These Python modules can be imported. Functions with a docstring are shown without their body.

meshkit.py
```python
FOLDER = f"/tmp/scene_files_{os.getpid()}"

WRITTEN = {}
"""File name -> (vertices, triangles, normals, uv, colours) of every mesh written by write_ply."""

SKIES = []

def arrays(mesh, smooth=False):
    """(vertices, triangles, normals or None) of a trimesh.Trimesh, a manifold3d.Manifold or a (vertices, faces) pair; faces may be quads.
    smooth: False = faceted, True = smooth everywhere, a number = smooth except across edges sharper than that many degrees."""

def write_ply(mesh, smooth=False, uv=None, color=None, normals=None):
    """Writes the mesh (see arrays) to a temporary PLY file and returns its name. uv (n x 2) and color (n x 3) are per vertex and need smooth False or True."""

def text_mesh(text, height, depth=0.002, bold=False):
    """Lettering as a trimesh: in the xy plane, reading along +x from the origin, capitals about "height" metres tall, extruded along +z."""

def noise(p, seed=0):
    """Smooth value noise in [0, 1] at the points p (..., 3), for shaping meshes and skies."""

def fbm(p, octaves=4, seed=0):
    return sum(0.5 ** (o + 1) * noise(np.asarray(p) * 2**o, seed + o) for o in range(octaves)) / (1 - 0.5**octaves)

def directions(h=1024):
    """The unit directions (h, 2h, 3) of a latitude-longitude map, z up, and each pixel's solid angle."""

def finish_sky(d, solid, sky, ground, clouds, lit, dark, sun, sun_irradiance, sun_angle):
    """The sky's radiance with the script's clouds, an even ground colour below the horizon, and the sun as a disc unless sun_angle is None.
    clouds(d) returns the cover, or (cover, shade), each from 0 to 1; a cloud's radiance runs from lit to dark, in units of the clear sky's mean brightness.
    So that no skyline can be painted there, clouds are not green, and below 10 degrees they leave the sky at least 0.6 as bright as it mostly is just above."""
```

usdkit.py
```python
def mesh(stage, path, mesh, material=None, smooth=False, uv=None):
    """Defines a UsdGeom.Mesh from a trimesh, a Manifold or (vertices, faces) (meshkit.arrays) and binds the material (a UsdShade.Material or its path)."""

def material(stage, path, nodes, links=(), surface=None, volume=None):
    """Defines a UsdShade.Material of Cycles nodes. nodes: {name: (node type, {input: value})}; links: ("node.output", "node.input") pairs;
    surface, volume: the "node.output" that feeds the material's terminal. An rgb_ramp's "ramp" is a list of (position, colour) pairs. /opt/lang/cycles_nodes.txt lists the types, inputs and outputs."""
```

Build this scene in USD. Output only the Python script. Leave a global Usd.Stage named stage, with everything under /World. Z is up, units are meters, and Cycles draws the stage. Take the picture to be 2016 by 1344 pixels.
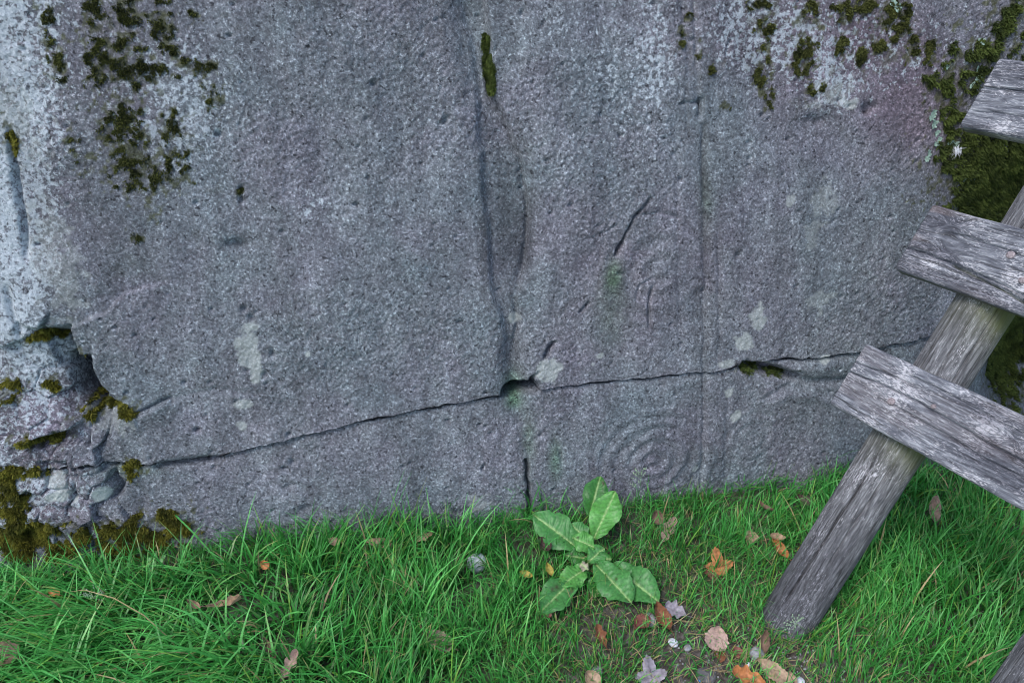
import math, random
import numpy as np, trimesh, usdkit
from meshkit import noise, fbm
from pxr import Gf, Sdf, Usd, UsdGeom, UsdLux, UsdShade, Vt

random.seed(7)
rng = np.random.default_rng(7)
stage = Usd.Stage.CreateInMemory()
UsdGeom.SetStageUpAxis(stage, 'Z')
UsdGeom.SetStageMetersPerUnit(stage, 1.0)
UsdGeom.Xform.Define(stage, '/World')
UsdGeom.Scope.Define(stage, '/World/Looks')
V = np.array

# ---------------------------------------------------------------- camera, sky, sun, exposure
PITCH, FPX, CAMH = math.radians(29), 1440.0, 1.35
EXPOSURE = 1.12
cam = UsdGeom.Camera.Define(stage, '/World/camera')
cam.AddTranslateOp().Set((0, 0, CAMH))
cam.AddRotateXOp().Set(90 - 29)
cam.CreateHorizontalApertureAttr(36.0)
cam.CreateVerticalApertureAttr(24.0)
cam.CreateFocalLengthAttr(36.0 * FPX / 2016)
cam.CreateClippingRangeAttr((0.05, 2000))
cam.CreateExposureAttr(EXPOSURE)

SUN = V([-0.45, -0.50, 0.95]); SUN = SUN / np.linalg.norm(SUN)
elev, rot = math.asin(SUN[2]), math.atan2(SUN[0], SUN[1])
dome = UsdLux.DomeLight.Define(stage, '/World/sky')
skym = usdkit.material(stage, '/World/Looks/sky_air', {
    's': ('sky_texture', {'sky_type': 'single_scattering', 'sun_disc': False, 'sun_elevation': elev, 'sun_rotation': rot,
                          'air_density': 1.0, 'aerosol_density': 2.0}),
    'b': ('background_shader', {'strength': 0.135})}, [('s.color', 'b.color')], surface='b.background')
UsdShade.MaterialBindingAPI.Apply(dome.GetPrim()).Bind(skym)
dome.GetPrim().SetCustomDataByKey('label', 'pale bluish overcast daylight sky above the boulder')
dome.GetPrim().SetCustomDataByKey('kind', 'structure')
sun = UsdLux.DistantLight.Define(stage, '/World/sun')
sun.CreateIntensityAttr(0.30)
sun.CreateAngleAttr(24)
sun.CreateNormalizeAttr(True)
sun.CreateColorAttr((1, 0.97, 0.95))
zq = Gf.Rotation(Gf.Vec3d(0, 0, 1), Gf.Vec3d(*map(float, SUN)))
sun.AddOrientOp().Set(Gf.Quatf(zq.GetQuat()))

# measured directions of the place: a sight line from the standpoint, and where it meets a plane
_C, _F, _U, _R = V([0, 0, CAMH]), V([0, math.cos(PITCH), -math.sin(PITCH)]), V([0, math.sin(PITCH), math.cos(PITCH)]), V([1.0, 0, 0])
def on_plane(px, py, p0, n):
    px, py = np.asarray(px, float), np.asarray(py, float)
    r = (px[..., None] - 1008) / FPX * _R + (672 - py[..., None]) / FPX * _U + _F
    return _C + r * (((p0 - _C) @ n) / (r @ n))[..., None]
def ground_at(px, py, z=0.0):
    return on_plane(px, py, V([0, 0, z]), V([0, 0, 1.0]))
def sight(p):
    d = np.asarray(p) - _C
    return 1008 + FPX * (d @ _R) / (d @ _F), 672 - FPX * (d @ _U) / (d @ _F)

# ---------------------------------------------------------------- helpers
used = {}
def path_of(name, parent=None):
    base = (str(parent.GetPath()) if parent is not None else '/World') + '/' + name
    k = used.get(base, 0); used[base] = k + 1
    return base if k == 0 else f'{base}_{k:03d}'
def tag(p, label=None, cat=None, group=None, kind=None):
    p = p.GetPrim() if hasattr(p, 'GetPrim') else p
    for k, v in (('label', label), ('category', cat), ('group', group), ('kind', kind)):
        if v: p.SetCustomDataByKey(k, v)
    return p
def thing(name, label, cat, loc=(0, 0, 0), group=None):
    x = UsdGeom.Xform.Define(stage, path_of(name))
    x.AddTranslateOp().Set(tuple(map(float, loc)))
    return tag(x, label, cat, group)
def obj(name, mesh, mat, parent=None, smooth=True, prim=None, loc=None):
    """One Mesh prim; the mesh is in world coordinates, loc is the parent's place."""
    v, f = (mesh.vertices, mesh.faces) if hasattr(mesh, 'vertices') else mesh
    v = np.asarray(v, float)
    if loc is not None: v = v - np.asarray(loc)
    m = usdkit.mesh(stage, path_of(name, parent), (v, np.asarray(f)), mat, smooth=smooth)
    for k, a in (prim or {}).items():
        a = np.asarray(a, np.float32)
        assert len(a) == len(v)
        api = UsdGeom.PrimvarsAPI(m)
        if a.ndim == 1: api.CreatePrimvar(k, Sdf.ValueTypeNames.FloatArray, 'vertex').Set(Vt.FloatArray.FromNumpy(a))
        else: api.CreatePrimvar(k, Sdf.ValueTypeNames.Color3fArray, 'vertex').Set(Vt.Vec3fArray.FromNumpy(a))
    return m.GetPrim()
def smoothstep(a, b, x):
    t = np.clip((x - a) / (b - a), 0, 1)
    return t * t * (3 - 2 * t)
def unit(v):
    v = np.asarray(v, float)
    return v / np.maximum(np.linalg.norm(v, axis=-1, keepdims=True), 1e-12)
def grid_faces(nr, nc):
    i, j = np.meshgrid(np.arange(nr - 1), np.arange(nc - 1), indexing='ij')
    a = (i * nc + j).ravel()
    return np.vstack([np.stack([a, a + 1, a + nc + 1], 1), np.stack([a, a + nc + 1, a + nc], 1)])

M = {}
# ---------------------------------------------------------------- materials
def stone_material():
    n, l = {}, []
    def node(name, kind, **kw): n[name] = (kind, kw); return name
    node('geo', 'geometry')
    node('ma', 'attribute', attribute='masks'); node('mb', 'attribute', attribute='masks_b')
    node('sa', 'separate_color'); node('sb', 'separate_color')
    l += [('ma.color', 'sa.color'), ('mb.color', 'sb.color')]
    # grain
    node('g1', 'noise_texture', scale=170.0, detail=4.0, roughness=0.85)
    node('g2', 'noise_texture', scale=58.0, detail=4.0, roughness=0.62)
    node('g3', 'noise_texture', scale=5.0, detail=5.0, roughness=0.6, distortion=0.4)
    node('mp', 'mapping', scale=(9.0, 9.0, 0.9)); node('g4', 'noise_texture', scale=2.0, detail=4.0, roughness=0.55)
    for k in ('g1', 'g2', 'g3'): l.append(('geo.position', k + '.vector'))
    l += [('geo.position', 'mp.vector'), ('mp.vector', 'g4.vector')]
    node('r1', 'rgb_ramp', ramp=[(0.28, (0.020, 0.022, 0.027)), (0.41, (0.077, 0.085, 0.098)), (0.52, (0.128, 0.142, 0.161)), (0.60, (0.212, 0.238, 0.266)), (0.68, (0.49, 0.54, 0.59))])
    l.append(('g1.fac', 'r1.fac'))
    node('r2', 'rgb_ramp', ramp=[(0.30, (0.70, 0.69, 0.71)), (0.5, (0.98, 0.98, 1.0)), (0.68, (1.34, 1.36, 1.38))])
    l.append(('g2.fac', 'r2.fac'))
    node('m1', 'mix', mix_type='multiply', fac=0.9); l += [('r1.color', 'm1.color1'), ('r2.color', 'm1.color2')]
    node('r3', 'rgb_ramp', ramp=[(0.34, (1.05, 0.98, 1.03)), (0.5, (1.0, 1.0, 1.0)), (0.66, (0.94, 1.01, 1.01))])
    l.append(('g3.fac', 'r3.fac'))
    node('m2', 'mix', mix_type='multiply', fac=1.0); l += [('m1.color', 'm2.color1'), ('r3.color', 'm2.color2')]
    node('r4', 'rgb_ramp', ramp=[(0.34, (0.66, 0.67, 0.70)), (0.5, (0.98, 0.98, 0.98)), (0.66, (1.34, 1.36, 1.32))])
    l.append(('g4.fac', 'r4.fac'))
    node('m3', 'mix', mix_type='multiply', fac=0.6); l += [('m2.color', 'm3.color1'), ('r4.color', 'm3.color2')]
    # reddish purple zones
    node('mred', 'mix', mix_type='multiply'); l += [('m3.color', 'mred.color1'), ('sb.r', 'mred.fac')]
    n['mred'][1]['color2'] = (0.95, 0.66, 0.74)
    # small dark pits
    node('n6', 'noise_texture', scale=105.0, detail=2.0, roughness=0.6); l.append(('geo.position', 'n6.vector'))
    node('r6', 'rgb_ramp', ramp=[(0.0, (0.25, 0.25, 0.27)), (0.335, (0.30, 0.30, 0.32)), (0.375, (1, 1, 1)), (1.0, (1, 1, 1))]); l.append(('n6.fac', 'r6.fac'))
    node('m6', 'mix', mix_type='multiply', fac=1.0); l += [('mred.color', 'm6.color1'), ('r6.color', 'm6.color2')]
    # lichen flecks (density in masks.r)
    node('n5', 'noise_texture', scale=88.0, detail=5.0, roughness=0.74, distortion=0.2); l.append(('geo.position', 'n5.vector'))
    node('th', 'math', math_type='multiply_add', value2=-0.50, value3=0.775); l.append(('sa.r', 'th.value1'))
    node('df', 'math', math_type='subtract'); l += [('n5.fac', 'df.value1'), ('th.value', 'df.value2')]
    node('lf', 'map_range', range_type='smoothstep', from_min=0.0, from_max=0.07, to_min=0.0, to_max=0.8, clamp=True); l.append(('df.value', 'lf.value'))
    node('lc', 'rgb_ramp', ramp=[(0.3, (0.22, 0.26, 0.30)), (0.5, (0.38, 0.44, 0.49)), (0.7, (0.56, 0.62, 0.68))]); l.append(('g1.fac', 'lc.fac'))
    node('ml', 'mix', mix_type='mix'); l += [('lf.result', 'ml.fac'), ('m6.color', 'ml.color1'), ('lc.color', 'ml.color2')]
    # solid crustose patches (masks.g)
    node('pc', 'rgb_ramp', ramp=[(0.3, (0.22, 0.25, 0.25)), (0.55, (0.37, 0.41, 0.40)), (0.72, (0.52, 0.55, 0.53))]); l.append(('g1.fac', 'pc.fac'))
    node('mpz', 'mix', mix_type='mix'); l += [('sa.g', 'mpz.fac'), ('ml.color', 'mpz.color1'), ('pc.color', 'mpz.color2')]
    # moss film (masks.b), green algae (masks_b.g), dark mineral stain plus painted recess shade (masks_b.b)
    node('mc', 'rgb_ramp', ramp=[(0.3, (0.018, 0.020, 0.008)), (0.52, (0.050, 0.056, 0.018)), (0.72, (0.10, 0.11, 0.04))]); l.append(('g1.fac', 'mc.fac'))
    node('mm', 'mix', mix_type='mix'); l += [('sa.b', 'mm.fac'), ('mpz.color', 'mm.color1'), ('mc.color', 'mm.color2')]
    node('mg', 'mix', mix_type='multiply', color2=(0.62, 0.98, 0.58)); l += [('sb.g', 'mg.fac'), ('mm.color', 'mg.color1')]
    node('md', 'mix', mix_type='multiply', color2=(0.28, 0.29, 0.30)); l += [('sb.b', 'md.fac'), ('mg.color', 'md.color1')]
    # relief
    node('b1', 'bump', strength=0.95, distance=0.004); l.append(('g1.fac', 'b1.height'))
    node('b2', 'bump', strength=0.22, distance=0.006); l += [('g2.fac', 'b2.height'), ('b1.normal', 'b2.normal')]
    node('p', 'principled_bsdf', roughness=0.82, specular_ior_level=0.35); l += [('md.color', 'p.base_color'), ('b2.normal', 'p.normal')]
    return usdkit.material(stage, '/World/Looks/weathered_stone', n, l, surface='p.BSDF')
M['stone'] = stone_material()

def leafy(name, attr='tint', rough=0.45, trans=0.35, gloss=0.5, bump=None):
    n = {'a': ('attribute', {'attribute': attr}), 'geo': ('geometry', {}), 'nz': ('noise_texture', {'scale': 160.0, 'detail': 3.0}),
         'r': ('rgb_ramp', {'ramp': [(0.3, (0.72, 0.72, 0.72)), (0.7, (1.25, 1.25, 1.25))]}),
         'm': ('mix', {'mix_type': 'multiply', 'fac': 1.0}),
         'p': ('principled_bsdf', {'roughness': rough, 'specular_ior_level': gloss}), 't': ('translucent_bsdf', {}), 'x': ('mix_closure', {'fac': trans})}
    l = [('geo.position', 'nz.vector'), ('nz.fac', 'r.fac'), ('a.color', 'm.color1'), ('r.color', 'm.color2'), ('m.color', 'p.base_color'), ('m.color', 't.color'), ('p.BSDF', 'x.closure1'), ('t.BSDF', 'x.closure2')]
    if bump:
        n['b'] = ('bump', {'strength': bump, 'distance': 0.002}); l += [('nz.fac', 'b.height'), ('b.normal', 'p.normal')]
    return usdkit.material(stage, '/World/Looks/' + name, n, l, surface='x.closure')
M['grass'] = leafy('grass_blade', trans=0.32, rough=0.42, gloss=0.45)
M['dock'] = leafy('dock_leaf', trans=0.22, rough=0.45, gloss=0.4, bump=0.3)
M['dead'] = leafy('dead_leaf', trans=0.12, rough=0.6, gloss=0.35, bump=0.5)
M['moss'] = leafy('moss_shoot', trans=0.2, rough=0.8, gloss=0.15)

def wood_material(name, cols, fleck, cracks):
    n, l = {}, []
    n['a'] = ('attribute', {'attribute': 'grain'}); n['mk'] = ('attribute', {'attribute': 'masks'}); n['sk'] = ('separate_color', {}); l.append(('mk.color', 'sk.color'))
    n['mp'] = ('mapping', {'scale': (26.0, 190.0, 190.0)}); n['mq'] = ('mapping', {'scale': (130.0, 520.0, 520.0)}); n['mr'] = ('mapping', {'scale': (1.3, 42.0, 42.0)})
    for k in ('mp', 'mq', 'mr'): l.append(('a.vector', k + '.vector'))
    n['n1'] = ('noise_texture', {'scale': 1.0, 'detail': 5.0, 'roughness': 0.65, 'distortion': 0.5}); l.append(('mp.vector', 'n1.vector'))
    n['n2'] = ('noise_texture', {'scale': 1.0, 'detail': 4.0, 'roughness': 0.7, 'distortion': 0.3}); l.append(('mq.vector', 'n2.vector'))
    n['n3'] = ('noise_texture', {'scale': 1.0, 'detail': 3.0, 'roughness': 0.5, 'distortion': 0.8}); l.append(('mr.vector', 'n3.vector'))
    n['n4'] = ('noise_texture', {'scale': 14.0, 'detail': 5.0, 'roughness': 0.6}); l.append(('a.vector', 'n4.vector'))
    n['r1'] = ('rgb_ramp', {'ramp': [(0.30, cols[0]), (0.47, cols[1]), (0.58, cols[2]), (0.72, cols[3])]}); l.append(('n1.fac', 'r1.fac'))
    # pale flecks where the weathered surface is rubbed
    n['ad'] = ('math', {'math_type': 'multiply_add', 'value2': 0.55, 'value3': -0.275}); l.append(('n4.fac', 'ad.value1'))
    n['s'] = ('math', {'math_type': 'add'}); l += [('n2.fac', 's.value1'), ('ad.value', 's.value2')]
    n['fr'] = ('map_range', {'range_type': 'smoothstep', 'from_min': fleck, 'from_max': fleck + 0.06, 'to_min': 0.0, 'to_max': 0.8, 'clamp': True}); l.append(('s.value', 'fr.value'))
    n['m1'] = ('mix', {'color2': (0.46, 0.46, 0.49)}); l += [('fr.result', 'm1.fac'), ('r1.color', 'm1.color1')]
    # fine dark drying checks
    n['cr'] = ('rgb_ramp', {'ramp': [(0.0, (1, 1, 1)), (0.485, (1, 1, 1)), (0.5, (cracks,) * 3), (0.515, (1, 1, 1)), (1.0, (1, 1, 1))]}); l.append(('n3.fac', 'cr.fac'))
    n['m2'] = ('mix', {'mix_type': 'multiply', 'fac': 1.0}); l += [('m1.color', 'm2.color1'), ('cr.color', 'm2.color2')]
    n['m3'] = ('mix', {'color2': (0.10, 0.115, 0.035)}); l += [('sk.r', 'm3.fac'), ('m2.color', 'm3.color1')]       # algae
    n['m4'] = ('mix', {'mix_type': 'multiply', 'color2': (0.40, 0.40, 0.44)}); l += [('sk.g', 'm4.fac'), ('m3.color', 'm4.color1')]   # dark wood, plus shade painted on sides and undersides
    n['m5'] = ('mix', {'color2': (0.13, 0.085, 0.07)}); l += [('sk.b', 'm5.fac'), ('m4.color', 'm5.color1')]       # brown heartwood
    n['b1'] = ('bump', {'strength': 0.5, 'distance': 0.003}); l.append(('n1.fac', 'b1.height'))
    n['b2'] = ('bump', {'strength': 0.5, 'distance': 0.002}); l += [('n2.fac', 'b2.height'), ('b1.normal', 'b2.normal')]
    n['p'] = ('principled_bsdf', {'roughness': 0.75, 'specular_ior_level': 0.35}); l += [('m5.color', 'p.base_color'), ('b2.normal', 'p.normal')]
    return usdkit.material(stage, '/World/Looks/' + name, n, l, surface='p.BSDF')
M['plank'] = wood_material('weathered_plank', [(0.030, 0.033, 0.044), (0.085, 0.092, 0.112), (0.160, 0.171, 0.196), (0.32, 0.34, 0.365)], 0.545, 0.25)
M['log'] = wood_material('weathered_log', [(0.030, 0.031, 0.036), (0.082, 0.084, 0.092), (0.145, 0.150, 0.160), (0.27, 0.28, 0.295)], 0.60, 0.3)
M['nail'] = usdkit.material(stage, '/World/Looks/rusty_nail', {'g': ('geometry', {}), 'n': ('noise_texture', {'scale': 300.0, 'detail': 3.0}),
    'r': ('rgb_ramp', {'ramp': [(0.35, (0.11, 0.09, 0.095)), (0.65, (0.27, 0.235, 0.25))]}), 'p': ('principled_bsdf', {'metallic': 0.3, 'roughness': 0.6})},
    [('g.position', 'n.vector'), ('n.fac', 'r.fac'), ('r.color', 'p.base_color')], surface='p.BSDF')
M['soil'] = usdkit.material(stage, '/World/Looks/soil', {'g': ('geometry', {}), 'a': ('attribute', {'attribute': 'masks'}), 's': ('separate_color', {}),
    'n': ('noise_texture', {'scale': 70.0, 'detail': 6.0, 'roughness': 0.7}), 'q': ('noise_texture', {'scale': 6.0, 'detail': 6.0, 'roughness': 0.6}),
    'r': ('rgb_ramp', {'ramp': [(0.3, (0.022, 0.018, 0.015)), (0.5, (0.060, 0.052, 0.047)), (0.68, (0.15, 0.14, 0.135))]}),
    'w': ('rgb_ramp', {'ramp': [(0.3, (0.018, 0.045, 0.012)), (0.7, (0.05, 0.10, 0.025))]}), 'm': ('mix', {}),
    'b': ('bump', {'strength': 0.8, 'distance': 0.008}), 'p': ('principled_bsdf', {'roughness': 0.9, 'specular_ior_level': 0.25})},
    [('g.position', 'n.vector'), ('g.position', 'q.vector'), ('n.fac', 'r.fac'), ('q.fac', 'w.fac'), ('a.color', 's.color'), ('s.r', 'm.fac'), ('r.color', 'm.color1'), ('w.color', 'm.color2'),
     ('n.fac', 'b.height'), ('b.normal', 'p.normal'), ('m.color', 'p.base_color')], surface='p.BSDF')
def pebble_mat(name, a, b):
    return usdkit.material(stage, '/World/Looks/' + name, {'g': ('geometry', {}), 'n': ('noise_texture', {'scale': 120.0, 'detail': 5.0, 'roughness': 0.7}),
        'r': ('rgb_ramp', {'ramp': [(0.35, a), (0.65, b)]}), 'b': ('bump', {'strength': 0.5, 'distance': 0.003}), 'p': ('principled_bsdf', {'roughness': 0.8})},
        [('g.position', 'n.vector'), ('n.fac', 'r.fac'), ('r.color', 'p.base_color'), ('n.fac', 'b.height'), ('b.normal', 'p.normal')], surface='p.BSDF')
M['pebble'] = pebble_mat('pebble_grey', (0.12, 0.125, 0.14), (0.30, 0.31, 0.33))
M['pebble_pale'] = pebble_mat('pebble_pale', (0.30, 0.32, 0.36), (0.55, 0.58, 0.62))
M['pebble_dark'] = pebble_mat('pebble_dark', (0.035, 0.035, 0.036), (0.11, 0.11, 0.115))
M['tuft'] = pebble_mat('white_fluff', (0.55, 0.58, 0.64), (0.75, 0.78, 0.82))
M['blue'] = pebble_mat('blue_flake', (0.03, 0.14, 0.45), (0.05, 0.2, 0.55))

# ---------------------------------------------------------------- ground
# places measured along the ground (sight x, sight y, grass length, density)
FIELD = V([(1410, 1275, .026, .75), (-100, 1250, .120, 1.0), (150, 1180, .110, 1), (150, 1320, .125, 1), (420, 1180, .110, 1), (420, 1320, .120, 1), (250, 1115, .048, .9), (60, 1135, .05, .9), (420, 1095, .05, .9), (-60, 1140, .055, .9), (560, 1080, .062, 1), (650, 1110, .085, 1.0), (650, 1280, .090, 1.0), (860, 1100, .075, 1.0), (860, 1260, .065, 1.05),
           (1020, 1060, .060, 1.0), (1010, 1180, .060, 1.1), (1000, 1330, .052, 1.1), (1180, 1100, .045, .9), (1180, 1200, .035, .9), (1190, 1300, .034, .9), (1330, 1060, .050, 1.1), (1330, 1150, .040, 1.1), (1320, 1240, .030, .8),
           (1300, 1320, .026, .75), (1400, 1315, .022, .42), (1480, 1300, .024, .42), (1450, 1180, .040, 1.15), (1470, 1030, .048, 1.1), (1560, 960, .060, 1.0), (1640, 960, .068, .9), (1580, 1310, .028, .45), (1700, 1280, .042, .85),
           (1750, 1120, .072, .95), (1880, 1010, .070, .9), (1880, 1180, .080, .95), (1980, 1100, .075, .95), (1850, 1320, .060, .9), (2150, 1250, .075, .9)])
_fg = ground_at(FIELD[:, 0], FIELD[:, 1])[:, :2]
def field(xy):
    """Grass length and density at ground points."""
    d2 = ((xy[:, None] - _fg[None]) ** 2).sum(-1)
    w = 1 / (d2 + 0.0012) ** 1.6
    w /= w.sum(1, keepdims=True)
    return w @ FIELD[:, 2], w @ FIELD[:, 3]
def ground_z(x, y):
    p = np.stack([np.asarray(x, float), np.asarray(y, float), np.zeros_like(np.asarray(x, float))], -1)
    near = np.exp(-((p[..., 0] / 3.5) ** 2 + ((p[..., 1] - 1) / 3) ** 2))
    return near * (0.030 * (fbm(p * 3.0 + 5, 3, 3) - 0.5) + 0.014 * (fbm(p * 22.0, 3, 9) - 0.5)) - (1 - near) * 0.02 + 0.15 * (1 - near) * (fbm(p * 0.12, 3, 12) - 0.5)
def stretch(a, b, h):
    mid = np.arange(a, b + h / 2, h)
    out = [0.0]; s = h
    while out[-1] < 420: s *= 1.28; out.append(out[-1] + s)
    out = V(out[1:])
    return np.concatenate([(a - out)[::-1], mid, mid[-1] + out])
gx, gy = stretch(-1.7, 1.9, 0.014), stretch(0.55, 2.0, 0.014)
X, Y = np.meshgrid(gx, gy)
Z = ground_z(X, Y)
xy = np.stack([X.ravel(), Y.ravel()], 1)
inside = (np.abs(xy[:, 0]) < 2.2) & (xy[:, 1] > 0.2) & (xy[:, 1] < 2.2)
cover = np.ones(len(xy)); cover[inside] = smoothstep(0.75, 1.5, field(xy[inside])[1])
far = smoothstep(2.0, 3.0, np.hypot(xy[:, 0], xy[:, 1] - 1.0))
cover = np.maximum(cover, far)
tag(obj('ground', (np.stack([X, Y, Z], -1).reshape(-1, 3), grid_faces(*X.shape)), M['soil'], prim={'masks': np.stack([cover] * 3, 1)}), 'dark soil with grass roots at the foot of the boulder', 'ground', kind='structure')

# ---------------------------------------------------------------- the boulder
LEAN = math.radians(11)
EU = unit(V([1, 0.158, 0])); BACK = V([-EU[1], EU[0], 0])
EV = math.cos(LEAN) * V([0, 0, 1.0]) + math.sin(LEAN) * BACK
EN = -math.cos(LEAN) * BACK + math.sin(LEAN) * V([0, 0, 1.0])
B0 = V([0.0, 1.475, 0.0])
def uv(px, py):
    """Where a sight line meets the face of the boulder: metres along it and up it."""
    p = on_plane(px, py, B0, EN) - B0
    return np.stack([p @ EU, p @ EV], -1)
def uvl(pts): return uv(V([p[0] for p in pts]), V([p[1] for p in pts]))
MPP = 1 / 760.0     # about one sight unit on the face, in metres

CRACK = uvl([(-260, 965), (-60, 940), (0, 933), (90, 926), (180, 908), (260, 915), (340, 912), (430, 903), (470, 890), (540, 872), (640, 848), (720, 826), (850, 800), (995, 776), (1055, 766), (1150, 754), (1290, 741), (1380, 730), (1420, 722), (1455, 712), (1520, 706), (1600, 705), (1700, 690), (1790, 672), (1860, 650), (2000, 640), (2300, 600)])
CGAP = V([2, 3, 4, 3, 6, 4, 5, 6, 2.5, 2.5, 3, 4.5, 4, 5, 6, 3.5, 3, 3, 5, 8, 4, 3, 4, 3, 3, 3, 2]) * 1.0 * MPP
def crack_v(u): return np.interp(u, CRACK[:, 0], CRACK[:, 1])

uL, uR = uv(-170, 700)[0], uv(2200, 600)[0]
us = np.concatenate([uL - V([1.5, 1.25, 1.0, .8, .64, .5, .4, .31, .24, .18, .13, .09, .05, .02]), np.arange(uL, uR, 0.0030), uR + V([.02, .05, .09, .13, .18, .24, .31, .4, .5, .64, .8, 1.0, 1.25, 1.5])])
nu = len(us)
vbot, vtop, vend = -0.14, 1.42, 2.9
wob = (fbm(np.stack([us * 45, us * 0, us * 0], -1), 4, 31) - 0.5) * 0.010 + (fbm(np.stack([us * 9, us * 0, us * 0 + 4], -1), 2, 32) - 0.5) * 0.008
vc = crack_v(us) + wob
gap = np.interp(us, CRACK[:, 0], CGAP) * (0.35 + 1.3 * noise(np.stack([us * 30, us * 0, us * 0 + 9], -1), 5)) + 0.0004
low = np.concatenate([np.linspace(0, 1, 150)[:-1]])
hi = np.linspace(0, 1, 370)[1:]
rows = [vbot + (vc - 0.006 - vbot) * a for a in low]
rows += [vc - 0.006, vc - 0.004, vc - gap / 2 - 0.0014, vc - gap / 2 - 0.0002, vc - gap / 2 + 0.0002, vc, vc + gap / 2 - 0.0002, vc + gap / 2 + 0.0002, vc + gap / 2 + 0.0014, vc + 0.004, vc + 0.006]
k_lo, k_in0, k_in1 = len(low) + 3, len(low) + 4, len(low) + 6
rows += [vc + 0.006 + (vtop - vc - 0.006) * b for b in hi]
rows += [np.full(nu, x) for x in (1.43, 1.46, 1.50, 1.55, 1.61, 1.68, 1.76, 1.85, 1.95, 2.06, 2.18, 2.31, 2.45, 2.6, 2.75, vend)]
Vv = np.array(rows); nv = len(rows)
Uu = np.tile(us, (nv, 1))
P2 = np.stack([Uu, Vv, np.zeros_like(Uu)], -1)
P2w = np.stack([Uu, Vv], -1) + 0.010 * (np.stack([fbm(P2 * 28, 2, 41), fbm(P2 * 28, 2, 42)], -1) - 0.5)      # wandering coordinates, for ragged outlines

def near(a, pad):
    lo, h = a.min(0) - pad, a.max(0) + pad
    return (Uu >= lo[0]) & (Uu <= h[0]) & (Vv >= lo[1]) & (Vv <= h[1])
def poly_dist(a, sel):
    """distance, signed side and share along a polyline, at the selected vertices"""
    p = P2w[sel]; best = np.full(len(p), 9.0); side = np.zeros(len(p)); at = np.zeros(len(p))
    L = np.r_[0, np.cumsum(np.linalg.norm(np.diff(a, axis=0), axis=1))]
    for i in range(len(a) - 1):
        e = a[i + 1] - a[i]; q = p - a[i]
        t = np.clip((q @ e) / (e @ e), 0, 1)
        d = q - t[:, None] * e
        dist = np.hypot(d[:, 0], d[:, 1])
        m = dist < best
        best[m] = dist[m]; side[m] = (e[0] * q[:, 1] - e[1] * q[:, 0])[m]; at[m] = ((L[i] + t * (L[i + 1] - L[i])) / L[-1])[m]
    return best, np.sign(side), at
Wd = np.zeros_like(Uu)
def groove(pts, width, depth, taper=True, power=2):
    a = uvl(pts); width = width * MPP
    sel = near(a, 3 * width + 0.01)
    d, s, t = poly_dist(a, sel)
    k = np.exp(-(d / width) ** power)
    if taper: k *= np.clip(np.minimum(t, 1 - t) * 5, 0.0, 1) ** 0.6
    Wd[sel] -= depth * k
def step(pts, height, soft, reach, sgn=1):
    """raises the ground on one side of a line, fading away from it"""
    a = uvl(pts); soft, reach = soft * MPP, reach * MPP
    sel = near(a, reach)
    d, s, t = poly_dist(a, sel)
    k = smoothstep(-soft, soft, d * s * sgn) * np.clip(1 - d / reach, 0, 1) ** 1.3 * np.clip(np.minimum(t, 1 - t) * 6, 0, 1)
    Wd[sel] += height * k
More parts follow.
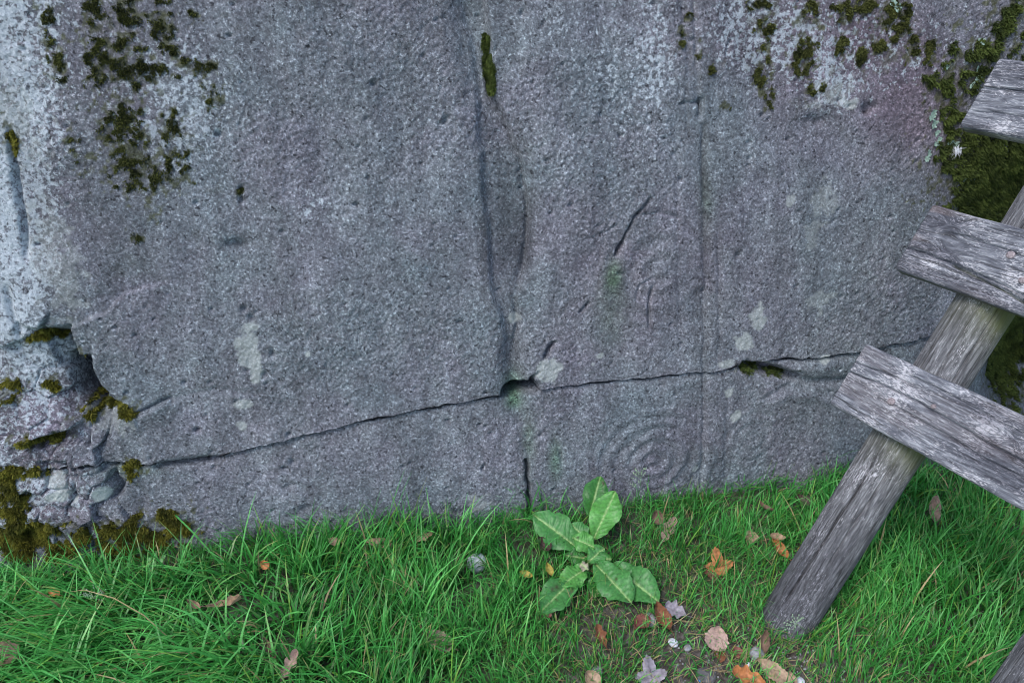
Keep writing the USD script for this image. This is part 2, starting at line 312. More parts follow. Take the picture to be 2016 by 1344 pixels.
def recess(pts, depth, soft, reach, sgn=1, out=1.0):
    """cuts back one side of a line with a crisp edge; the cut rises again over its reach"""
    a = uvl(pts); soft, reach = soft * MPP, reach * MPP
    sel = near(a, reach)
    d, s, t = poly_dist(a, sel)
    k = smoothstep(0, soft, -d * s * sgn) * np.clip(1 - d / reach, 0, 1) ** out * np.clip(np.minimum(t, 1 - t) * 8, 0, 1)
    Wd[sel] -= depth * k
def pit(px, py, rx, ry, depth, ang=0.0, power=1.0):
    c = uv(px, py)
    sel = near(V([c, c]), 2.4 * max(rx, ry) * MPP)
    q = P2w[sel] - c; ca, sa = math.cos(ang), math.sin(ang)
    q = np.stack([q[:, 0] * ca + q[:, 1] * sa, -q[:, 0] * sa + q[:, 1] * ca], -1) / (V([rx, ry]) * MPP)
    Wd[sel] -= depth * np.exp(-((q ** 2).sum(1)) ** power)
def blob(px, py, rx, ry, rag=0.5, ang=0.0, sc=60):
    """0..1 ragged patch, as an array over all vertices"""
    c = uv(px, py); out = np.zeros_like(Uu)
    sel = near(V([c, c]), 2.2 * max(rx, ry) * MPP)
    q = np.stack([Uu[sel], Vv[sel]], -1) - c; ca, sa = math.cos(ang), math.sin(ang)
    q = np.stack([q[:, 0] * ca + q[:, 1] * sa, -q[:, 0] * sa + q[:, 1] * ca], -1) / (V([rx, ry]) * MPP)
    d = np.sqrt((q ** 2).sum(1)) + rag * 2 * (fbm(P2[sel] * sc, 4, 17) - 0.5) * 1.6
    out[sel] = 1 - smoothstep(0.75, 1.05, d)
    return out

# --- broad shape and grain of the face
Wd += 0.045 * (fbm(P2 * 1.6 + 3, 3, 1) - 0.5) + 0.020 * (fbm(P2 * V([7, 3.5, 1]), 3, 2) - 0.5)
Wd += 0.0045 * (fbm(P2 * 26, 3, 3) - 0.5)
rough = 0.7 + 0.9 * smoothstep(0.4, 0.75, fbm(P2 * 4 + 9, 2, 8))
Wd += rough * (0.0011 * (noise(P2 * 95, 4) - 0.5) + 0.0028 * (noise(P2 * 185, 6) - 0.5))
# --- the two blocks either side of the long crack
dv = Vv - vc
bul = 0.002 + 0.007 * noise(np.stack([Uu * 4, Uu * 0, Uu * 0], -1), 66)
Wd += np.where(dv > 0, bul * np.exp(-dv / 0.06), -0.004 * np.exp(dv / 0.02))
Wd[:k_lo + 1] -= 0.006 * np.exp(-(np.abs(dv[:k_lo + 1]) / 0.006))
Wd[k_lo + 6:] -= 0.004 * np.exp(-(np.abs(dv[k_lo + 6:]) / 0.004))
# --- central channel
recess([(890, -60), (908, 20), (928, 110), (936, 250), (950, 420), (958, 560), (985, 640), (990, 720)], 0.022, 16, 115, -1)
recess([(955, -60), (972, 100), (978, 190), (1010, 250), (1040, 330), (1050, 430), (1042, 520), (1018, 600)], 0.028, 6, 80, 1)
groove([(985, 90), (966, 110), (965, 150), (972, 185), (985, 205)], 6, 0.012)
groove([(1000, 230), (1035, 300), (1048, 400), (1046, 480), (1020, 580)], 9, 0.012)
groove([(905, -20), (925, 100), (940, 200)], 14, 0.010)
groove([(940, 240), (952, 400), (958, 560)], 12, 0.004)
pit(1010, 715, 22, 60, 0.030)
pit(1012, 755, 20, 28, 0.014)
groove([(1010, 580), (1020, 640), (1010, 690)], 5, 0.010)
groove([(998, 770), (1020, 766), (1046, 760)], 11, 0.09, False, 4)
groove([(1046, 762), (1047, 742)], 4, 0.03, False)
pit(1020, 800, 24, 34, 0.012)
groove([(1020, 810), (1035, 860), (1042, 905)], 16, 0.007)
groove([(1033, 902), (1037, 918), (1035, 934), (1042, 950), (1038, 968), (1043, 985), (1039, 1010)], 3.4, 0.030, False, 3)
groove([(1085, 850), (1100, 890), (1108, 915)], 3, 0.005)
# --- right-hand vertical seam and its streaks
groove([(1345, -30), (1352, 90), (1375, 200), (1385, 215)], 7, 0.006)
groove([(1383, 195), (1381, 225)], 4, 0.018, False)
groove([(1338, 208), (1362, 202), (1384, 196)], 2.2, 0.010)
step([(1386, 190), (1388, 300), (1386, 420), (1388, 560), (1386, 700)], -0.010, 5, 90, -1)
groove([(1388, 240), (1389, 320), (1385, 410)], 5, 0.013)
groove([(1385, 420), (1388, 560), (1386, 700), (1384, 960)], 5, 0.008, False)
step([(1386, 560), (1387, 700), (1385, 960), (1385, 1000)], -0.006, 4, 80, -1)
groove([(1368, -20), (1378, 200)], 4, 0.006, False)
groove([(1410, 440), (1412, 600), (1408, 740)], 4, 0.005)
groove([(1330, 200), (1334, 420), (1336, 700)], 5, 0.003)
groove([(1428, 760), (1430, 960)], 6, 0.004)
groove([(1353, 150), (1354, 280)], 2.5, 0.004)
groove([(1445, 75), (1436, 110)], 3, 0.008)
# --- short cracks
groove([(1282, 388), (1250, 430), (1230, 465), (1211, 503)], 2.6, 0.016)
groove([(1225, 475), (1211, 503)], 4, 0.018)
groove([(1240, 425), (1290, 418), (1345, 428)], 3, 0.005)
groove([(1150, 470), (1190, 455), (1215, 440)], 3, 0.004)
groove([(1286, 560), (1276, 600), (1278, 650)], 3, 0.014)
groove([(1268, 598), (1250, 585), (1262, 560), (1290, 545)], 2.5, 0.005)
groove([(1092, 668), (1082, 684), (1070, 706)], 4.5, 0.024)
groove([(1157, 595), (1140, 613)], 3, 0.012)
groove([(952, 910), (949, 925)], 3, 0.012)
groove([(1047, 740), (1062, 728)], 3, 0.010)
# --- lens-shaped recess right of the crack
groove([(1455, 714), (1500, 728), (1560, 746), (1620, 752), (1690, 746), (1760, 730)], 8, 0.016)
groove([(1448, 716), (1470, 718), (1520, 726), (1575, 742)], 9, 0.045, True, 3)
pit(1600, 722, 80, 16, -0.012)
groove([(1500, 800), (1545, 775), (1600, 780), (1650, 800)], 10, -0.006)
groove([(1495, 785), (1545, 760), (1600, 762)], 7, 0.006)
# --- left shattered corner
recess([(110, 662), (135, 650), (205, 622), (240, 585), (330, 560)], 0.016, 6, 90, -1)
recess([(133, 640), (150, 705), (178, 745), (196, 778), (218, 790), (250, 800)], 0.075, 4, 120, 1, 1.5)
recess([(228, 800), (262, 812), (300, 800), (340, 780)], -0.012, 3, 40, 1)
groove([(140, 705), (153, 740), (168, 772), (188, 792), (205, 798)], 20, 0.24, True, 4)
groove([(185, 790), (215, 790), (262, 812)], 9, 0.020)
groove([(255, 818), (300, 800), (338, 782)], 4, 0.014)
groove([(338, 782), (420, 770), (500, 778)], 5, 0.004)
pit(100, 790, 70, 60, 0.018)
step([(40, 885), (80, 860), (128, 852), (160, 830)], 0.035, 5, 80, 1)
pit(85, 868, 42, 10, 0.045, 0.25, 1.6)
groove([(20, 640), (60, 660), (110, 665), (150, 705)], 6, 0.016)
groove([(8, 250), (18, 300), (27, 380), (35, 440), (48, 520)], 5, 0.020)
groove([(0, 560), (20, 620), (34, 680)], 6, 0.012)
groove([(140, 520), (180, 580), (260, 600)], 8, 0.004)
groove([(230, 915), (224, 940), (236, 962), (215, 985)], 6, 0.022)
groove([(130, 925), (150, 950), (152, 985)], 4, 0.014)
groove([(300, 915), (380, 912), (440, 902)], 9, 0.022)
pit(80, 960, 60, 26, -0.016); pit(190, 950, 38, 24, -0.014); pit(90, 1010, 60, 24, -0.012)
groove([(45, 1005), (110, 990), (170, 1000)], 5, 0.008)
groove([(60, 1020), (130, 1060), (230, 1010)], 10, 0.010)
# --- broken angular pieces at the lower left
def shards(seeds, depth, tilt, joint, seed, fade):
    rr = np.random.default_rng(seed); c = uvl(seeds)
    sel = near(c, 0.05); p = P2w[sel]
    d = np.linalg.norm(p[:, None] - c[None], axis=2) * rr.uniform(.85, 1.15, len(c))[None]
    o = np.argsort(d, 1)[:, :2]; i0 = o[:, 0]
    d1, d2 = np.take_along_axis(d, o, 1).T
    h = rr.uniform(-depth, depth, len(c)); g = rr.normal(0, tilt, (len(c), 2))
    w = smoothstep(0, 1, np.clip(fade - d1, 0, .03) / .03)
    Wd[sel] += w * (h[i0] + (g[i0] * (p - c[i0])).sum(1) - joint * np.exp(-((d2 - d1) / .0035) ** 2))
shards([(30, 955), (80, 945), (118, 972), (112, 945), (165, 950), (205, 965), (185, 935), (60, 995), (110, 1010), (160, 1000), (215, 1000), (20, 1000), (140, 1050), (80, 1050), (195, 1040), (250, 985)], 0.009, 0.20, 0.009, 5, .07)
shards([(20, 640), (70, 700), (110, 690), (30, 740), (90, 760), (60, 810), (120, 810), (20, 840), (100, 850), (150, 850), (30, 890), (190, 850), (230, 860), (150, 890)], 0.008, 0.15, 0.005, 6, .09)
# --- hollows, pecked marks and rings
pit(466, 484, 22, 10, 0.016); pit(1612, 236, 24, 12, 0.016); pit(1716, 212, 14, 9, 0.022); pit(1716, 222, 5, 4, 0.02)
pit(1600, 265, 60, 40, 0.010); pit(590, 665, 30, 14, 0.006); pit(565, 960, 10, 8, 0.012); pit(600, 1005, 18, 12, 0.010); pit(604, 1100, 14, 10, .005)
for q in [(426, 266), (470, 378), (468, 396), (480, 612), (494, 628), (535, 700), (520, 740), (1030, 25), (878, 238), (1185, 228), (1225, 270), (335, 790), (386, 850), (568, 858), (575, 912), (560, 925), (1450, 500), (700, 405), (735, 165)]:
    pit(q[0], q[1], 4 + 3 * rng.random(), 4 + 3 * rng.random(), 0.010 + 0.006 * rng.random())
n_p = 420
for u0, v0, r0 in zip(rng.uniform(uL, uR, n_p), rng.uniform(0, 1.35, n_p), rng.uniform(1.6, 4.5, n_p)):
    i = np.searchsorted(us, [u0 - .02, u0 + .02])
    sl = (slice(None), slice(max(i[0], 0), i[1]))
    dd = ((Uu[sl] - u0) / (r0 * MPP)) ** 2 + ((Vv[sl] - v0) / (r0 * MPP * 0.8)) ** 2
    Wd[sl] -= 0.0022 * r0 * np.exp(-dd)
for (px, py, R, nring, dep) in [(1287, 908, 124, 4, 0.0035), (1300, 530, 118, 3, 0.0030), (1480, 860, 70, 3, 0.0022), (590, 680, 55, 2, 0.002), (560, 985, 80, 3, 0.0018)]:
    c = uv(px, py); q = (P2w - c) / MPP
    r = np.hypot(q[..., 0], q[..., 1] * 1.08) + 8 * (fbm(P2 * 14, 2, 51) - 0.5)
    k = np.clip(1.1 - r / R, 0, 1) ** 0.2 * (r < R * 1.1)
    Wd += dep * np.cos(2 * math.pi * r / (R / nring)) * k * smoothstep(0.15, 0.6, fbm(P2 * 6, 2, 52))
pit(2090, 740, 140, 150, 0.16, 0, 1.2)
pit(2060, 420, 150, 140, 0.10, 0, 1.0)
# --- inside of the long crack
Wd[k_in0:k_in1 + 1] -= 0.07

# --- the outline: the face turns back at both ends and over the top
def turn(x, start, radius, away):
    """an arc that leaves the face: (shift along, shift back)"""
    d = np.maximum((x - start) * away, 0); a = np.minimum(d / radius, math.pi / 2)
    rest = np.maximum(d - radius * math.pi / 2, 0)
    along = radius * np.sin(a) - d
    return along * away, -(radius * (1 - np.cos(a)) + rest)
dl, wl = turn(Uu, uv(60, 500)[0], 0.85, -1)
dr, wr = turn(Uu, uv(1985, 500)[0], 0.55, 1)
dt, wt = turn(Vv, 1.5, 0.8, 1)
dL2 = np.maximum(uv(118, 500)[0] + 0.10 * (Vv - 0.5) * 0 - Uu, 0)
Wd -= 0.14 * dL2 * smoothstep(0.30, 0.5, Vv)
PT = B0 + (Uu + dl + dr)[..., None] * EU + (Vv + dt)[..., None] * EV + (Wd + wl + wr + wt)[..., None] * EN

# --- colours of the face: lichen, pale crusts, moss film, purple stone, algae, dark stain with painted recess shade
SX, SY = (lambda s: (s[0].reshape(Uu.shape), s[1].reshape(Uu.shape)))(sight((B0 + Uu[..., None] * EU + Vv[..., None] * EV).reshape(-1, 3)))
big = fbm(P2 * 5 + 2, 4, 71)
def soft(px, py, rx, ry): return np.exp(-(((SX - px) / rx) ** 2 + ((SY - py) / ry) ** 2))
lich = 0.17 + 0.32 * (big - 0.5)
lich += 0.55 * np.clip(1 - (SX - 10) / 130, 0, 1) * smoothstep(760, 480, SY) + 0.24 * np.clip(1 - SX / 330, 0, 1)
lich += 0.30 * soft(330, 150, 160, 130) + 0.22 * soft(330, 290, 90, 90) + 0.30 * soft(1470, 60, 90, 110) + 0.24 * soft(1620, 90, 110, 110) + 0.16 * soft(1800, 110, 180, 140)
lich += 0.16 * soft(1130, 60, 220, 160) + 0.14 * soft(990, 280, 50, 100) + 0.16 * soft(1240, 250, 100, 200) + 0.2 * soft(620, 395, 60, 40) + 0.22 * soft(130, 960, 110, 50) + 0.2 * soft(80, 740, 90, 90)
lich += 0.15 * soft(960, 850, 30, 60) + 0.15 * soft(1740, 400, 90, 50) + 0.25 * soft(1640, 190, 60, 60) + 0.12 * soft(870, 150, 60, 160) + 0.2 * soft(1300, 110, 40, 160)
lich = np.clip(lich + 0.085, 0, 0.62 + 0.12 * np.clip(1 - SX / 90, 0, 1))
patch = np.zeros_like(Uu)
for b in [(488, 690, 20, 40, .45), (500, 730, 14, 26, .4), (490, 645, 14, 10, .5), (478, 798, 21, 10, .3), (474, 842, 10, 9, .5), (1486, 622, 19, 28, .35), (1457, 668, 22, 19, .35), (1424, 711, 17, 9, .4), (1446, 815, 13, 13, .35), (1430, 770, 9, 14, .5),
          (1012, 628, 15, 14, .3), (118, 970, 23, 14, .31), (204, 968, 14, 19, .31), (1622, 705, 12, 9, .4), (606, 696, 5, 5, .3), (150, 980, 6, 6, .3), (116, 945, 20, 20, .35), (1552, 393, 10, 14, .5), (1620, 400, 24, 34, .7), (1594, 460, 16, 24, .7), (1680, 205, 16, 10, .5),
          (1640, 185, 40, 30, .8), (940, 985, 24, 18, .7), (1370, 925, 10, 9, .4), (1180, 698, 8, 5, .4), (1165, 714, 4, 4, .2), (1078, 730, 22, 30, .6), (1608, 590, 26, 18, .8), (20, 230, 40, 60, .9), (105, 520, 36, 90, .8), (205, 830, 50, 30, .8)]:
    amt = 0.30 if b[4] > .65 else 0.95 if b[4] == .31 else 0.62
    patch = np.maximum(patch, amt * blob(*b))
MOSSB = {   # name: patches (sight x, y, radii, rag)
 'left': [(210, 105, 26, 55, .75), (250, 110, 30, 40, .8), (200, 150, 22, 20, .8), (105, 100, 14, 36, .9), (235, 255, 28, 50, .8), (265, 320, 34, 50, .8), (340, 265, 16, 34, .7), (345, 325, 18, 24, .8), (290, 345, 30, 24, .8), (150, 310, 12, 26, .8), (180, 15, 12, 26, .9), (250, 25, 20, 26, .8), (320, 60, 16, 44, 1.0), (415, 190, 14, 20, .9), (410, 135, 12, 14, 1.0), (420, 215, 12, 8, .8), (375, 15, 10, 12, .8), (300, 430, 8, 10, .7), (468, 380, 8, 6, .5), (265, 468, 10, 9, .7), (355, 130, 22, 10, 1.0), (90, 30, 12, 14, .8)],
 'seam': [(964, 118, 9, 12, .25), (967, 140, 10, 22, .25), (970, 162, 8, 16, .25), (962, 80, 6, 12, .7)],
 'upper_right': [(1508, 110, 11, 18, .45), (1505, 150, 15, 18, .55), (1590, 95, 22, 24, .5), (1585, 130, 18, 18, .55), (1700, 108, 12, 14, .45), (1515, 50, 18, 16, .7), (1600, 20, 14, 26, .7), (1670, 22, 22, 16, .8), (1710, 15, 20, 14, .8), (1768, 40, 26, 28, .8), (1800, 100, 14, 22, .6), (1382, 102, 6, 10, .5), (1345, 75, 5, 14, .6), (1360, 35, 6, 8, .5), (1600, 175, 9, 14, .6), (1662, 92, 10, 14, .7), (1402, 138, 8, 7, .6), (1430, 210, 8, 8, .6), (1730, 85, 16, 12, .8), (1500, 5, 20, 8, .7), (1830, 110, 9, 20, .8), (1620, 172, 7, 7, .6), (1517, 190, 10, 14, .8)],
 'corner': [(165, 815, 18, 14, .7), (205, 808, 16, 9, .5), (245, 805, 16, 14, .5), (262, 815, 12, 8, .5), (85, 765, 14, 9, .9), (135, 690, 8, 14, .6), (75, 668, 22, 9, .9), (10, 770, 18, 18, .6), (85, 866, 40, 10, .4), (12, 278, 8, 26, .5), (150, 700, 6, 10, .8)],
 'foot': [(25, 1000, 26, 46, .7), (40, 1060, 48, 40, .5), (80, 1045, 30, 22, .6), (160, 1050, 14, 26, .7), (120, 1085, 30, 22, .5), (230, 1040, 30, 26, .8), (280, 1030, 46, 22, .8), (300, 1070, 70, 30, .6), (330, 1020, 40, 20, .9), (230, 1090, 46, 24, .5), (370, 1100, 40, 16, .6), (35, 930, 40, 12, .6), (260, 925, 14, 16, .7), (10, 955, 22, 14, .7), (145, 1040, 10, 12, .7), (350, 1040, 24, 14, .9)],
 'mat': [(1940, 320, 80, 90, .4), (1990, 400, 70, 60, .35), (1880, 170, 36, 60, .65), (1920, 120, 26, 40, .7), (1990, 50, 46, 50, .5), (1960, 90, 30, 40, .6), (1880, 300, 30, 34, .7), (2060, 300, 80, 160, .3), (1900, 410, 40, 30, .6), (1840, 160, 16, 16, .9), (1890, 230, 26, 26, .8), (2080, 60, 70, 80, .4), (1480, 722, 24, 9, .6), (1530, 735, 24, 6, .7), (2020, 660, 50, 70, .5), (2100, 720, 90, 140, .5)],  # last two: recess moss, laid thick to paint in its shade too
}
halo = np.clip(sum(blob(b[0], b[1], b[2] * 1.35, b[3] * 1.35, .9, 0, 90) for k in ('left', 'upper_right', 'mat', 'foot', 'corner') for b in MOSSB[k]), 0, 1)
mossf = {k: np.clip(sum(0 * Uu if False else blob(*b) for b in bl), 0, 1) for k, bl in MOSSB.items()}
for k, (sc, a, b) in {'left': (80, .38, .72), 'upper_right': (75, .34, .64), 'mat': (50, .38, .60), 'foot': (50, .30, .55), 'corner': (70, .32, .55)}.items():
    thin = smoothstep(a, b, fbm(P2 * sc + 11, 4, 44))
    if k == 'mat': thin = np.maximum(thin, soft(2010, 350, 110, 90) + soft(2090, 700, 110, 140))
    mossf[k] = mossf[k] * thin
moss = np.clip(sum(mossf.values()), 0, 1)
speck = (0.85 * smoothstep(0.66, 0.76, fbm(P2 * 34 + 5, 4, 77)) * np.clip(soft(260, 180, 190, 260) + soft(1640, 80, 260, 130), 0, 1))
moss_film = np.clip(0.75 * moss + 0.6 * speck + 0.8 * halo * smoothstep(.38, .64, fbm(P2 * 85 + 3, 4, 45)), 0, 0.85)
red = np.clip(1.0 * soft(1640, 60, 260, 150) + 0.7 * soft(1830, 210, 120, 140) + 0.45 * soft(230, 80, 200, 160) + 0.6 * soft(110, 980, 110, 80) + 0.35 * soft(90, 820, 120, 80) + 0.35 * soft(1180, 560, 160, 200) + 0.3 * soft(880, 100, 60, 120) + 0.6 * (fbm(P2 * 3.2, 3, 81) - 0.5), 0, 1)
alg = np.clip(0.85 * soft(1207, 540, 15, 32) + 0.4 * soft(1200, 600, 30, 70) + 0.8 * soft(1012, 760, 20, 26) + 0.9 * soft(1012, 792, 16, 14) + 0.5 * soft(1040, 870, 16, 60) + 0.6 * soft(1090, 900, 14, 40) + 0.35 * soft(260, 925, 60, 14) + 0.3 * soft(1390, 400, 14, 60), 0, 1) * (0.5 + fbm(P2 * 40, 3, 83))
stain = 0.5 * soft(215, 110, 60, 110) + 0.5 * soft(290, 300, 90, 80) + 0.35 * soft(1700, 60, 200, 70) + 0.35 * soft(1500, 120, 40, 90)
streaks = fbm(P2 * V([16, 1.3, 1]) + 7, 4, 85)
stain_and_shade = np.clip(stain * smoothstep(.35, .6, fbm(P2 * 30 + 1, 4, 86)) + 0.28 * smoothstep(0.55, 0.75, streaks) + 0.55 * soft(952, 480, 10, 110) + 0.5 * soft(1044, 470, 9, 110) + 0.25 * soft(915, 90, 12, 110) + 0.45 * soft(1000, 430, 42, 160) + 0.45 * soft(1388, 320, 6, 110) + 0.4 * soft(1008, 700, 18, 60) + 0.5 * soft(466, 486, 20, 8) + 0.5 * soft(1615, 236, 24, 12)  # stain and streaks, then shade painted along channel edges, seam and hollows
               + 0.35 * soft(1396, 140, 16, 40) + 1.0 * soft(2070, 740, 120, 150) + 1.1 * soft(158, 765, 28, 42), 0, 1)  # right recess and left hole: shade painted dark over moist stone
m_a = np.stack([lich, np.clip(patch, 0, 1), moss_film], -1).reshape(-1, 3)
m_b = np.stack([red, np.clip(alg, 0, 1), stain_and_shade], -1).reshape(-1, 3)
# close the boulder behind
border = np.r_[np.arange(nu), np.arange(1, nv) * nu + nu - 1, (nv - 1) * nu + np.arange(nu - 2, -1, -1), np.arange(nv - 2, 0, -1) * nu]
pv = PT.reshape(-1, 3)
centre = V([0.1, 3.4, 0.7])
ring1 = centre + (pv[border] - centre) * V([0.92, 0.55, 0.95]) + V([0, 0.9, 0.0])
fv = np.vstack([pv, ring1, [centre + V([0, 1.0, 0])]])
nb, n0 = len(border), len(pv)
i = np.arange(nb); j = (i + 1) % nb
ff = np.vstack([grid_faces(nv, nu), np.stack([border[i], n0 + j, border[j]], 1), np.stack([border[i], n0 + i, n0 + j], 1), np.stack([n0 + i, np.full(nb, n0 + nb), n0 + j], 1)])
pad = np.tile([[0.3, 0, 0.3]], (nb + 1, 1))
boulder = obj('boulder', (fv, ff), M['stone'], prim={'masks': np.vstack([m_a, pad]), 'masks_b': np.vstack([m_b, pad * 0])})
tag(boulder, 'huge grey purple boulder split by one long slanting crack, pecked rings low on its face', 'boulder')

# ---------------------------------------------------------------- blades: one routine for grass, moss and straw
def blades(root, azim, lean, length, width, curl, seg, colour, twist=None, tipcol=None):
    """ribbons that start upright-ish and arch over; returns vertices, faces, colours"""
    n = len(root)
    t = np.linspace(0, 1, seg + 1)
    ang = lean[:, None] + curl[:, None] * t[None] ** 1.3                   # angle from the vertical
    ds = length[:, None] / seg
    h = np.stack([np.cos(azim), np.sin(azim)], 1)
    dx = np.concatenate([np.zeros((n, 1)), np.cumsum(np.sin((ang[:, 1:] + ang[:, :-1]) / 2) * ds, 1)], 1)
    dz = np.concatenate([np.zeros((n, 1)), np.cumsum(np.cos((ang[:, 1:] + ang[:, :-1]) / 2) * ds, 1)], 1)
    c = root[:, None] + np.concatenate([dx[..., None] * h[:, None], dz[..., None]], 2)
    tw = azim + math.pi / 2 + (twist if twist is not None else 0)
    side = np.stack([np.cos(tw), np.sin(tw), np.zeros(n)], 1)
    w = width[:, None] * 0.5 * np.minimum(1, 0.55 + 1.6 * t[None]) * (1 - t[None] ** 2.4) ** 0.8
    a, b = c - side[:, None] * w[..., None], c + side[:, None] * w[..., None]
    v = np.concatenate([a[:, :-1, None], b[:, :-1, None]], 2).reshape(n, 2 * seg, 3)
    v = np.concatenate([v, c[:, -1:]], 1)
    k = 2 * seg + 1
    f = []
    for s in range(seg - 1):
        f += [(2 * s, 2 * s + 1, 2 * s + 3), (2 * s, 2 * s + 3, 2 * s + 2)]
    f.append((2 * seg - 2, 2 * seg - 1, 2 * seg))
    f = (V(f)[None] + (np.arange(n) * k)[:, None, None]).reshape(-1, 3)
    tt = np.r_[np.repeat(t[:-1], 2), 1.0]
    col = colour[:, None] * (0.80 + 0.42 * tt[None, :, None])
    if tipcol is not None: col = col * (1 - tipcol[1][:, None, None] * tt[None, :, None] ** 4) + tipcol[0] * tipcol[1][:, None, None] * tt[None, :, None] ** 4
    return v.reshape(-1, 3), f, col.reshape(-1, 3)
def join(parts):
    vs, fs, cs, n = [], [], [], 0
    for v, f, c in parts:
        vs.append(v); fs.append(f + n); cs.append(c); n += len(v)
    return np.vstack(vs), np.vstack(fs), np.vstack(cs)

# ---------------------------------------------------------------- moss on the boulder
nrm = unit(np.cross(np.gradient(PT, axis=1), np.gradient(PT, axis=0)))
area = np.linalg.norm(np.cross(np.gradient(PT, axis=1), np.gradient(PT, axis=0)), axis=-1)
def moss_on(mask, density, length, cols):
    w = (mask > 0.25) * np.clip(mask, 0, 1) ** 1.5 * area
    n = int(density * w.sum())
    idx = rng.choice(w.size, n, p=(w / w.sum()).ravel())
    p = PT.reshape(-1, 3)[idx] + rng.normal(0, 0.0012, (n, 3)); q = nrm.reshape(-1, 3)[idx]
    d = unit(q + rng.normal(0, 0.55, (n, 3)) + V([0, 0, -0.15]))
    s = unit(np.cross(d, rng.normal(size=(n, 3))))
    L = length * rng.uniform(0.5, 1.35, n) * (0.6 + 0.8 * noise(p * 60, 91)); W = rng.uniform(0.0011, 0.0022, n)
    a, b, m_, c = p - s * W[:, None] - q * 0.002, p + s * W[:, None] - q * 0.002, p + d * (L * 0.6)[:, None] + s * (W * 0.9)[:, None], p + d * L[:, None] + V([0, 0, -1]) * (L * 0.25)[:, None]
    v = np.stack([a, b, m_, c], 1).reshape(-1, 3)
    f = (V([(0, 1, 2), (0, 2, 3)])[None] + 4 * np.arange(n)[:, None, None]).reshape(-1, 3)
    k = np.clip(fbm(p * 45, 3, 92) * 1.6 - 0.3 + rng.normal(0, 0.12, n), 0, 1)[:, None]
    col = (V(cols[0]) * (1 - k) + V(cols[1]) * k)
    tt = V([0.55, 0.55, 1.0, 1.25])
    return v, f, (col[:, None] * tt[None, :, None]).reshape(-1, 3)
OLIVE = ((0.022, 0.028, 0.010), (0.100, 0.112, 0.032))
DEEP = ((0.018, 0.028, 0.009), (0.085, 0.115, 0.028))
GOLD = ((0.035, 0.040, 0.010), (0.19, 0.18, 0.028))
for key, dens, ln, cols, lab in [
    ('left', 1.2e6, 0.0042, OLIVE, 'dark olive moss tufts in vertical runs on the upper left of the boulder'),
    ('seam', 1.8e6, 0.0070, DEEP, 'single dark green moss strip wedged in the top of the central channel'),
    ('upper_right', 1.5e6, 0.0060, OLIVE, 'rounded dark moss cushions on the reddish lichened stone at upper right'),
    ('corner', 1.5e6, 0.0080, GOLD, 'yellow green moss lining the dark hole at the shattered left corner'),
    ('foot', 1.3e6, 0.0090, GOLD, 'golden olive moss along the foot of the boulder at lower left above the grass'),
    ('mat', 0.55e6, 0.0120, DEEP, 'thick dark green moss mat behind the wooden treads at the right end')]:
    v, f, c = moss_on(mossf[key], dens, ln, cols)
    tag(obj('moss', (v, f), M['moss'], smooth=False, prim={'tint': c}), lab, 'moss', kind='stuff')

# leafy pale lichen on the mossy right end
def rosette(p, q, r, parent, n=9):
    parts = []
    x = unit(np.cross(q, [0.3, 0.2, 1])); y = np.cross(q, x)
    for k in range(n):
        a = 2 * math.pi * k / n + rng.normal(0, .25); R = r * rng.uniform(.6, 1.15)
        d = x * math.cos(a) + y * math.sin(a); s = np.cross(q, d)
        t = np.linspace(0, 1, 5); w = R * 0.34 * V([.5, .8, 1.0, .95, .45])
        lift = q * 0.002 + (q[None] * (0.30 * R * t ** 2 + 0.12 * R * np.sin(9 * t + k))[:, None])
        c = p + d[None] * (R * t)[:, None] + lift
        v = np.stack([c - s * w[:, None], c + q * R * 0.05, c + s * w[:, None]], 1).reshape(-1, 3)
        parts.append((v, grid_faces(5, 3), np.tile(V([0.30, 0.42, 0.36]) * rng.uniform(.7, 1.2), (15, 1))))
    return join(parts)
def face_point(px, py):
    k = np.argmin((SX - px) ** 2 + (SY - py) ** 2)
    return PT.reshape(-1, 3)[k], nrm.reshape(-1, 3)[k]
parts = []
for (px, py, r) in [(1836, 232, .011), (1842, 245, .012), (1838, 222, .009), (1850, 262, .009), (1832, 303, .010), (1828, 312, .008), (1925, 155, .010), (1918, 168, .009), (1880, 280, .011), (1892, 284, .009), (1930, 350, .011), (1936, 356, .009), (1912, 352, .008), (1848, 285, .008), (1770, 15, .012), (1760, 6, .010), (1930, 85, .010), (1925, 135, .008), (1855, 275, .008), (1865, 130, .007)]:
    p, q = face_point(px, py)
    parts.append(rosette(p, q, r, None))
v, f, c = join(parts)
tag(obj('leafy_lichen', (v, f), M['moss'], prim={'tint': c}), 'pale mint green leafy lichen rosettes on the moss left of the treads', 'lichen', kind='stuff')
# a white wisp of fluff caught on the moss
p, q = face_point(1886, 304)
n = 90
az = rng.uniform(0, 2 * math.pi, n)
d = unit(V([-0.35, 0, -0.75]) + q * 0.5 + rng.normal(0, .35, (n, 3))); s = unit(np.cross(d, q))
L = rng.uniform(.010, .026, n)[:, None]; o = p + q * 0.008 + V([0.006, 0, .012]) + rng.normal(0, .004, (n, 3))
v = np.stack([o - s * .0005, o + s * .0005, o + d * L], 1).reshape(-1, 3)
tag(obj('feather', (v, np.arange(3 * n).reshape(-1, 3)), M['tuft'], smooth=False), 'small wispy white feather tuft caught on the dark moss mat', 'feather')

